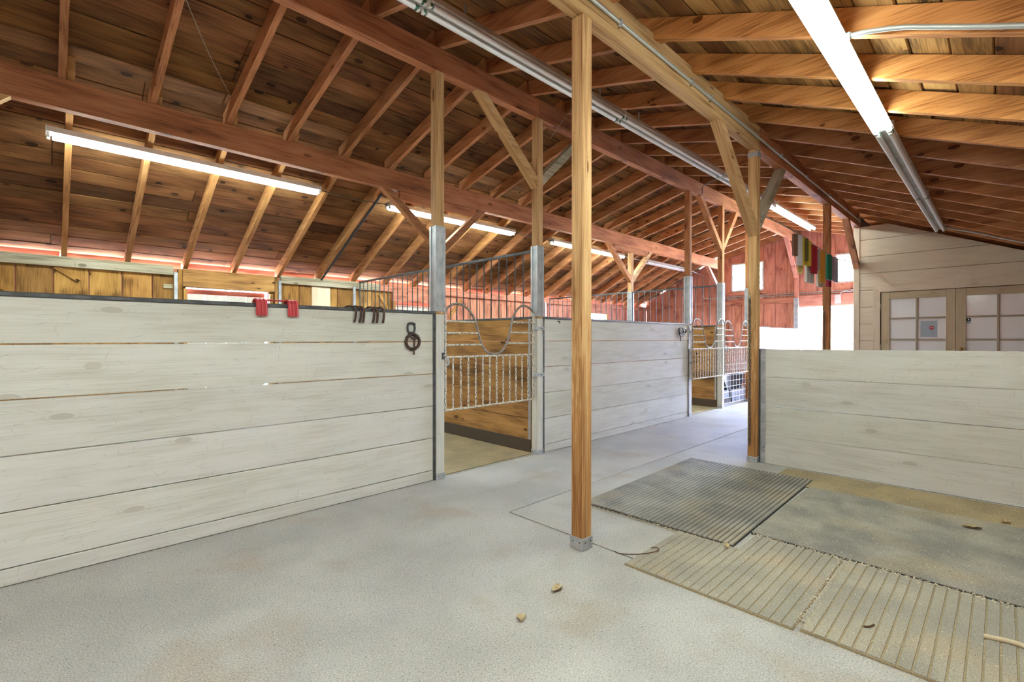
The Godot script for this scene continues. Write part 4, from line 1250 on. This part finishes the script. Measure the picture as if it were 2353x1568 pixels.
# ------------------------------------------------------------------ the yard outside
func crown_mesh(sd: int, leaves: int) -> Mesh:
	var g := Geo.new()
	var r := RandomNumberGenerator.new()
	r.seed = sd
	var lumps := []
	for k in 9:
		lumps.append([Vector3(r.randf_range(-1, 1), r.randf_range(-0.8, 0.9), r.randf_range(-1, 1)) * 0.62, r.randf_range(0.32, 0.55)])
	for k in leaves:
		var lp: Array = lumps[r.randi() % lumps.size()]
		var d := Vector3(r.randfn(), r.randfn(), r.randfn()).normalized()
		var p: Vector3 = lp[0] + d * lp[1] * pow(r.randf(), 0.3)
		var a := Vector3(r.randfn(), r.randfn() * 0.5, r.randfn()).normalized() * 0.035
		var b := a.cross(d + Vector3(0, 0.3, 0)).normalized() * 0.022
		var n := a.cross(b).normalized()
		g.quad(p - a, p + b, p + a, p - b, n, Vector2(0, 0), Vector2(1, 0), Vector2(1, 1), Vector2(0, 1))
	return g.mesh()

func make_outside() -> void:
	single("ground", cbox(Vector3(160, 0.04, 160), 0.0, 0), mt("ground", 0), Vector3(20, -0.13, 0), "pale sunlit yard ground outside the barn", "ground", "", "structure")
	var crowns := [crown_mesh(5, 3200), crown_mesh(9, 3200)]
	var spots := [["tree seen through the far end window", 29.0, 11.3, 3.5, 4.9], ["tree seen through the open doorway", 30.0, 4.9, 2.7, 3.1], ["tree seen through the window above the doorway", 44.0, 9.2, 3.6, 7.2], ["tree farther back beside the window view", 39.0, 17.5, 4.2, 5.5], ["tree beyond the yard fence on the tack room side", 36.0, -3.5, 4.0, 4.0]]
	for k in spots.size():
		var s: Array = spots[k]
		var o := thing("tree", s[0], "tree", V(s[1], -0.1, s[2]), "yard trees")
		rod(o, "trunk", mt("bark"), V(s[1], -0.1, s[2]), V(s[1], s[4], s[2]), 0.16, 8)
		var c := part(o, "foliage", crowns[k % 2], mt("foliage"), V(s[1], s[4], s[2]))
		c.scale = Vector3.ONE * s[3]
		c.rotation.y = k * 1.3
	var f := thing("fence", "white rail fence with a blue panel beyond the doorway", "fence", V(22.0, -0.1, 4.0))
	for t in [2.6, 3.55, 4.5, 5.45]: bx(f, "post", mt("frame_white"), 21.95, 22.05, -0.1, 1.35, t - 0.05, t + 0.05, 1)
	for y in [0.35, 0.75, 1.15]: bx(f, "rail", mt("frame_white"), 21.97, 22.03, y, y + 0.10, 2.4, 5.6, 2)
	bx(f, "panel", mt("blue_panel"), 22.06, 22.09, 0.1, 1.3, 2.66, 3.5, 1)

# ------------------------------------------------------------------ small things
func shoe_mesh() -> Mesh:
	var pts := []
	for k in 13:
		var a := PI * k / 12.0
		pts.append(Vector3(0, 0.05 * sin(a), 0.055 * cos(a)))
	pts.push_front(Vector3(0, -0.045, 0.050))
	pts.push_front(Vector3(0, -0.08, 0.040))
	pts.append(Vector3(0, -0.045, -0.050))
	pts.append(Vector3(0, -0.08, -0.040))
	return tube(smooth(pts, false, 2), 0.0068, 8)

func link_mesh() -> Mesh:
	var pts := []
	for k in 12:
		var a := TAU * k / 12.0
		pts.append(Vector3(0.0085 * cos(a), 0.017 * sin(a) + 0.006 * signf(sin(a)), 0))
	return tube(PackedVector3Array(pts), 0.0032, 5, true)

func chain(label: String, top: Vector3, n: int) -> void:
	var o := thing("chain", label, "chain", top - Vector3(0, n * 0.034, 0), "chains hanging on posts")
	var m := link_mesh()
	for k in n:
		part(o, "link", m, mt("steel", k), top - Vector3(0.0, 0.034 * k, 0.0), Basis(Vector3.UP, (0.6 if k % 2 == 0 else 0.6 + PI / 2)))
	var hk := tube(smooth([top + Vector3(0.02, 0.03, 0), top + Vector3(-0.012, 0.035, 0), top + Vector3(-0.014, 0.01, 0), top + Vector3(0.0, 0.005, 0)]), 0.0045, 6)
	part(o, "eye_bolt", hk, mt("galvanised"), Vector3.ZERO)

func rack_plate(o: Node3D, l0: float, l1: float) -> void:
	var mid := (l0 + l1) / 2
	var outer := [Vector2(3.545, 1.437), Vector2(3.545, 1.525), Vector2(3.556, 1.548), Vector2(3.580, 1.556), Vector2(3.612, 1.553), Vector2(3.632, 1.540), Vector2(3.640, 1.505)]
	var inner := []
	for p in outer: inner.push_front((p as Vector2) + Vector2(0.006 if p.x < 3.60 else -0.006, -0.005 if p.y > 1.53 else 0.0))
	var poly := PackedVector2Array(outer)
	poly.append_array(PackedVector2Array(inner))
	var pl := part(o, "plate", prism(poly, l0 + 0.006, l1, "ty"), mt("red_paint"), Vector3.ZERO)
	for k in 3:
		var l := lerpf(l0 + 0.016, l1 - 0.010, k / 2.0)
		part(pl, "flute", tube(smooth([V(lerpf(l, mid + 0.012, 0.25), 1.440, 3.543), V(l, 1.50, 3.543), V(l - 0.003, 1.535, 3.549), V(l - 0.005, 1.553, 3.575)], false, 3), 0.0062, 8), mt("red_paint"), Vector3.ZERO)

func wrap_mesh(width: float, sd: float) -> Mesh:
	var front := PackedVector2Array()
	var back := []
	for k in 13:
		var x := (k / 12.0 - 0.5) * width
		var z := 0.012 * sin(k * 1.1 + sd) + 0.006 * sin(k * 2.3 + sd * 2.0)
		front.append(Vector2(x, z - 0.006))
		back.push_front(Vector2(x, z + 0.006))
	front.append_array(PackedVector2Array(back))
	return prism(front, 0.0, 1.0, "lt")

func make_small_things() -> void:
	# red rack hooked over the rail
	var o := thing("saddle_rack", "red metal rack of two fluted hooks over the near stall rail", "rack", V(1.16, 1.44, 3.57))
	rack_plate(o, 1.020, 1.098)
	rack_plate(o, 1.228, 1.306)
	rod(o, "rod", mt("red_paint"), V(1.09, 1.549, 3.60), V(1.235, 1.549, 3.60), 0.006)
	# horseshoes hung over the rail
	var sm := shoe_mesh()
	var labs := ["rusty horseshoe hung leftmost over the near stall rail", "second of the three bunched horseshoes on the rail", "third bunched horseshoe, hanging lowest on the rail", "first of the three spaced horseshoes on the rail", "middle one of the three spaced horseshoes, seen edge-on", "last horseshoe on the near stall rail, beside the gate post"]
	var sh := [[1.712, 0.75, 0.0], [1.762, 0.5, 0.004], [1.802, 0.15, -0.02], [1.885, 0.25, -0.012], [1.931, -0.05, 0.0], [1.975, 0.2, -0.008]]
	for k in 6:
		single("horseshoe", sm, mt("rust", k), V(sh[k][0], 1.4855, 3.592), labs[k], "horseshoe", "horseshoes on the near stall rail", "", Basis(Vector3.UP, sh[k][1]) * Basis.from_scale(Vector3(1.7, 1.0, 1.0)))
	var far := ["pale horseshoe on the far bright stall front, first of two", "pale horseshoe on the far bright stall front, second of two"]
	for k in 2: single("horseshoe", sm, mt("galvanised", k), V([11.05, 11.32][k], 1.487, 3.592), far[k], "horseshoe", "horseshoes on the far stall front", "", Basis(Vector3.UP, 0.4) * Basis.from_scale(Vector3(1.7, 1.0, 1.0)))
	# iron ring with stirrup and peg on the near stall front
	o = thing("tie_ring", "rough iron ring hanging under a stirrup iron beside the gate post", "tie ring", V(2.265, 1.14, 3.56))
	part(o, "stirrup", tube(smooth([V(2.232, 1.335, 3.560), V(2.222, 1.37, 3.560), V(2.232, 1.405, 3.560), V(2.258, 1.412, 3.560), V(2.284, 1.405, 3.560), V(2.294, 1.37, 3.560), V(2.284, 1.335, 3.560), V(2.258, 1.327, 3.560)], true, 3), 0.0095, 7, true), mt("stirrup"), Vector3.ZERO)
	for l in [2.229, 2.287]:
		var s := SphereMesh.new()
		s.radius = 0.011
		s.height = 0.022
		s.radial_segments = 8
		s.rings = 5
		part(o, "rivet", s, mt("stirrup"), V(l, 1.405, 3.553))
	var ring := []
	for k in 24:
		var a := TAU * k / 24.0
		var w := 1.0 + 0.03 * sin(k * 2.7)
		ring.append(V(2.271 + 0.067 * w * cos(a), 1.252 + 0.066 * w * sin(a), 3.556))
	part(o, "ring", tube(PackedVector3Array(ring), 0.0135, 8, true), mt("rust", 0), Vector3.ZERO)
	part(o, "shackle", tube(smooth([V(2.25, 1.33, 3.548), V(2.24, 1.30, 3.542), V(2.262, 1.275, 3.541), V(2.295, 1.28, 3.545), V(2.305, 1.30, 3.548), V(2.28, 1.315, 3.548)], true, 3), 0.008, 7, true), mt("rust", 1), Vector3.ZERO)
	part(o, "peg", tube(PackedVector3Array([V(2.280, 1.29, 3.541), V(2.276, 1.21, 3.541), V(2.272, 1.140, 3.543)]), 0.0085, 8), mt("rust", 1), Vector3.ZERO)
	# black halter on the second stall front
	o = thing("halter", "small black halter hanging on the second stall front", "halter", V(7.24, 1.30, 3.56))
	part(o, "noseband", tube(smooth([V(7.13, 1.43, 3.555), V(7.18, 1.445, 3.545), V(7.28, 1.445, 3.54), V(7.37, 1.41, 3.545), V(7.33, 1.36, 3.55), V(7.22, 1.355, 3.545), V(7.15, 1.38, 3.552)], true, 4), 0.009, 6, true), mt("black"), Vector3.ZERO)
	part(o, "strap", tube(smooth([V(7.15, 1.43, 3.555), V(7.14, 1.36, 3.55), V(7.19, 1.32, 3.55), V(7.30, 1.335, 3.55), V(7.36, 1.40, 3.55)], false, 4), 0.008, 6), mt("black"), Vector3.ZERO)
	part(o, "strap", tube(smooth([V(7.19, 1.33, 3.55), V(7.185, 1.27, 3.553), V(7.19, 1.24, 3.555)], false, 3), 0.007, 6), mt("black"), Vector3.ZERO)
	part(o, "cheek_strap", tube(smooth([V(7.23, 1.44, 3.542), V(7.26, 1.40, 3.54), V(7.25, 1.36, 3.545)], false, 3), 0.008, 6), mt("black"), Vector3.ZERO)
	single("hook", tube(smooth([V(4.216, 1.476, 3.570), V(4.216, 1.474, 3.545), V(4.216, 1.462, 3.538), V(4.216, 1.455, 3.545)]), 0.006, 6), mt("black"), Vector3.ZERO, "small black hook on the second stall front beside the hinge post", "hook")
	# chains and a snap on the posts
	chain("long chain hanging on the post beside the cream partition", V(5.208, 1.69, 1.822), 45)
	chain("chain hanging on the brown post in front of the far doorway", V(8.128, 1.65, 1.815), 16)
	o = thing("snap_hook", "dark snap hook on the far side of the chained post", "hook", V(5.325, 1.58, 1.80))
	part(o, "eye", tube(smooth([V(5.312, 1.60, 1.78), V(5.33, 1.615, 1.78), V(5.345, 1.60, 1.78), V(5.33, 1.585, 1.78)], true, 3), 0.005, 6, true), mt("black"), Vector3.ZERO)
	part(o, "snap", tube(smooth([V(5.335, 1.59, 1.78), V(5.345, 1.56, 1.78), V(5.34, 1.52, 1.78), V(5.33, 1.50, 1.78)], false, 3), 0.008, 6), mt("black"), Vector3.ZERO)
	# leg wraps on a line
	single("rope", tube(smooth([V(5.31, 2.56, 1.745), V(6.1, 2.535, 1.70), V(7.2, 2.47, 1.685), V(8.14, 2.475, 1.745), V(8.6, 2.46, 1.70), V(9.3, 2.52, 1.69), V(10.19, 2.62, 1.75)]), 0.006, 6), mt("rope"), Vector3.ZERO, "sagging rope with cloth wraps strung between the posts", "rope")
	var wraps := [["brown wrap hanging leftmost on the line", 6.17, 0.08, 2.50, 2.23, rgb(108, 74, 58)], ["pale grey wrap beside the brown one", 6.29, 0.15, 2.50, 2.13, rgb(196, 196, 200)], ["first yellow wrap on the line", 6.42, 0.14, 2.50, 2.14, rgb(206, 178, 62)], ["narrow olive wrap between the yellow ones", 6.54, 0.07, 2.50, 2.21, rgb(98, 88, 40)], ["second yellow wrap, the broadest on the line", 6.69, 0.20, 2.50, 2.17, rgb(200, 172, 58)], ["pale yellow wrap end showing under the yellow wraps", 6.50, 0.15, 2.48, 2.07, rgb(226, 214, 132)], ["crimson wrap on the line", 6.92, 0.22, 2.47, 2.10, rgb(158, 30, 44)], ["white fringed wrap under the crimson one", 6.89, 0.34, 2.46, 1.98, rgb(216, 212, 206)], ["grey wrap beside the crimson one", 7.13, 0.14, 2.45, 2.16, rgb(168, 158, 152)], ["orange yellow wrap near the brown post", 7.29, 0.22, 2.44, 2.01, rgb(210, 150, 50)], ["long white wrap in front of the brown post", 7.41, 0.20, 2.44, 1.97, rgb(222, 222, 218)], ["green wrap on the line", 7.64, 0.17, 2.44, 2.08, rgb(34, 116, 86)], ["mauve wrap on the line beyond the green one", 7.85, 0.15, 2.44, 2.09, rgb(160, 140, 150)], ["lavender wrap hanging rightmost on the line", 8.01, 0.18, 2.44, 2.08, rgb(176, 170, 190)], ["dark red wrap end below the lavender wrap", 7.93, 0.14, 2.43, 2.01, rgb(150, 34, 58)]]
	for k in wraps.size():
		var wv: Array = wraps[k]
		var m := StandardMaterial3D.new()
		m.resource_name = "cloth"
		m.albedo_color = wv[5]
		m.roughness = 0.95
		m.rim_enabled = true
		m.rim = 0.3
		var hang: float = wv[3]
		var w := single("leg_wrap", wrap_mesh(wv[2], k * 1.7), m, V(wv[1], wv[4], 1.668 - 0.016 * (k % 2) + (0.05 if k in [5, 7, 10, 14] else 0.0)), wv[0], "cloth wrap", "leg wraps drying on the line")
		w.scale = Vector3(1, hang - wv[4] - 0.02, 1)
	# barrow and bucket behind the wire panel
	o = thing("wheelbarrow", "black wheelbarrow behind the wire mesh panel", "wheelbarrow", V(10.2, 0, 4.05))
	var tub := PackedVector2Array([Vector2(9.42, 0.60), Vector2(10.55, 0.54), Vector2(10.35, 0.25), Vector2(9.66, 0.25)])
	part(o, "tub", prism(tub, 3.80, 4.32, "ly"), mt("black"), Vector3.ZERO)
	for t in [3.83, 4.29]:
		rod(o, "leg", mt("black"), V(9.86, 0.28, t), V(9.92, 0.0, t), 0.024)
		rod(o, "handle", mt("black"), V(10.0, 0.28, t), V(10.95, 0.44, t), 0.018)
	var wh := tube(PackedVector3Array([V(9.50, 0.17, 4.02), V(9.50, 0.17, 4.10)]), 0.17, 16)
	part(o, "wheel", wh, mt("black"), Vector3.ZERO)
	o = thing("bucket", "bluish grey bucket beside the wheelbarrow behind the wire panel", "bucket", V(9.28, 0, 3.86))
	part(o, "pail", tube(PackedVector3Array([V(9.28, 0.0, 3.86), V(9.28, 0.25, 3.86)]), 0.10, 16, false, 0.13), mt("bucket"), Vector3.ZERO)
	var rim := []
	for k in 16: rim.append(V(9.28 + 0.132 * cos(TAU * k / 16.0), 0.25, 3.86 + 0.132 * sin(TAU * k / 16.0)))
	part(o, "rim", tube(PackedVector3Array(rim), 0.009, 6, true), mt("frame_white"), Vector3.ZERO)

# ------------------------------------------------------------------ litter on the floor
func leaf_mesh(ln: float, wd: float, curl: float, sd: int) -> Mesh:
	var g := Geo.new()
	var r := RandomNumberGenerator.new()
	r.seed = sd
	var rim := []
	for k in 16:
		var a := TAU * k / 16.0
		var f := 1.0 + r.randf_range(-0.16, 0.16)
		var p := Vector2(cos(a) * ln * 0.5 * f, sin(a) * wd * 0.5 * f)
		rim.append(Vector3(p.x, curl * (absf(p.y) / wd * 1.6 + pow(p.x / ln, 2.0) * 1.5) * (1.0 + r.randf_range(-0.3, 0.3)), p.y))
	for k in 16:
		var a: Vector3 = rim[k]
		var b: Vector3 = rim[(k + 1) % 16]
		var n := (b - Vector3(0, 0.002, 0)).cross(a).normalized()
		if n.y < 0: n = -n
		g.tri(Vector3(0, 0.003, 0), a + Vector3(0, 0.002, 0), b + Vector3(0, 0.002, 0), n, Vector2.ZERO, Vector2(a.x, a.z), Vector2(b.x, b.z))
		g.tri(Vector3(0, 0.001, 0), a, b, -n, Vector2.ZERO, Vector2(a.x, a.z), Vector2(b.x, b.z))
	return g.mesh()

func make_litter() -> void:
	var leaves := [["curled brown leaf on the concrete before the free-standing post", 1.855, 1.574, 0.075, 0.045, 0.0, 0], ["pale dry leaf nearest the camera on the concrete", 1.542, 1.523, 0.055, 0.042, 0.0, 1], ["curled pale leaf on the finely grooved mat", 4.386, 0.138, 0.10, 0.05, 0.02, 2], ["pale leaf on the dusty mat by the cream partition", 4.72, -0.02, 0.07, 0.04, 0.012, 0], ["small leaf at the corner of the askew mat", 2.95, 1.16, 0.06, 0.03, 0.013, 1]]
	for k in leaves.size():
		var d: Array = leaves[k]
		single("dry_leaf", leaf_mesh(d[3], d[4], 0.020, k + 3), mt("leaf", d[6]), V(d[1], d[5] + 0.001, d[2]), d[0], "leaf", "dry leaves on the floor", "", Basis(Vector3.UP, 0.9 * k))
	single("twig", tube(smooth([V(2.44, 0.004, 1.62), V(2.43, 0.005, 1.58), V(2.48, 0.010, 1.50), V(2.53, 0.022, 1.44), V(2.60, 0.022, 1.42), V(2.63, 0.02, 1.45), V(2.60, 0.02, 1.47)], false, 4), 0.0028, 5), mt("twig"), Vector3.ZERO, "thin curved twig at the corner of the worn ribbed mat", "twig", "twigs on the floor")
	single("twig", tube(smooth([V(2.56, 0.018, 0.42), V(2.58, 0.018, 0.40), V(2.61, 0.018, 0.39)], false, 3), 0.004, 5), mt("twig"), Vector3.ZERO, "short brown twig lying on the lower right ribbed mat", "twig", "twigs on the floor")
	single("twig", tube(smooth([V(2.84, 0.019, 0.05), V(2.86, 0.022, -0.05), V(2.83, 0.019, -0.14)], false, 3), 0.010, 6), mt("shaving"), Vector3.ZERO, "pale stick on the ribbed mat at the right picture edge", "twig", "twigs on the floor")
	# wood shavings and grit, thickest along the mat edges
	var r := RandomNumberGenerator.new()
	r.seed = 12
	var g := Geo.new()
	var flake := func(l: float, y: float, t: float, s: float) -> void:
		var p := V(l, y, t)
		var a := r.randf() * TAU
		var u := Vector3(cos(a), r.randf_range(-0.2, 0.3), sin(a)) * s
		var w := Vector3(-sin(a), r.randf_range(0.0, 0.3), cos(a)) * s * r.randf_range(0.35, 0.8)
		var n := w.cross(u).normalized()
		if n.y < 0.0: n = -n
		p.y += absf(u.y) + 0.0006
		g.quad(p - u, p + w, p + u * r.randf_range(0.6, 1.0), p - w, n, Vector2(0, 0), Vector2(1, 0), Vector2(1, 1), Vector2(0, 1))
	for k in 1400: flake.call(3.0 - absf(r.randfn(0.0, 0.02)), r.randf_range(0.0, 0.010), r.randf_range(1.15, 2.28), r.randf_range(0.002, 0.008))
	for k in 900: flake.call(3.285 - absf(r.randfn(0.0, 0.018)), 0.014, r.randf_range(-0.6, 1.12), r.randf_range(0.002, 0.008))
	for k in 700: flake.call(r.randf_range(2.35, 3.27), 0.012 + r.randf_range(0.0, 0.004), 0.624 + r.randfn(0.0, 0.012), r.randf_range(0.002, 0.006))
	for k in 700: flake.call(2.335 - absf(r.randfn(0.0, 0.012)), 0.001, r.randf_range(-0.3, 1.48), r.randf_range(0.001, 0.004))
	for k in 700: flake.call(r.randf_range(3.3, 4.62), 0.021, r.randf_range(-0.6, 1.12), r.randf_range(0.0015, 0.006))
	for k in 700: flake.call(r.randf_range(2.35, 3.25), 0.014, r.randf_range(-0.6, 1.40), r.randf_range(0.0015, 0.006))
	for k in 260: flake.call(r.randf_range(3.0, 4.9), 0.020, r.randf_range(1.15, 2.28), r.randf_range(0.0015, 0.005))
	for k in 500: flake.call(r.randf_range(4.66, 5.2), 0.011, r.randf_range(-0.6, 1.5), r.randf_range(0.0015, 0.006))
	for k in 700: flake.call(r.randf_range(-0.5, 8.0), 0.0, TF - absf(r.randfn(0.0, 0.04)), r.randf_range(0.001, 0.005))
	for k in 900: flake.call(r.randf_range(0.0, 9.0), 0.0, r.randf_range(1.2, 3.55), r.randf_range(0.001, 0.005))
	for k in 500: flake.call(r.randf_range(2.7, 3.85), 0.013, r.randf_range(3.62, 5.0), r.randf_range(0.001, 0.006))
	for k in 500: flake.call(r.randf_range(8.6, 10.6), 0.0, 3.58 + r.randfn(0.0, 0.12), r.randf_range(0.003, 0.009))
	single("wood_shavings", g.mesh(), mt("shaving"), Vector3.ZERO, "scattered pale wood shavings and grit on mats and floor", "wood shavings", "", "stuff")
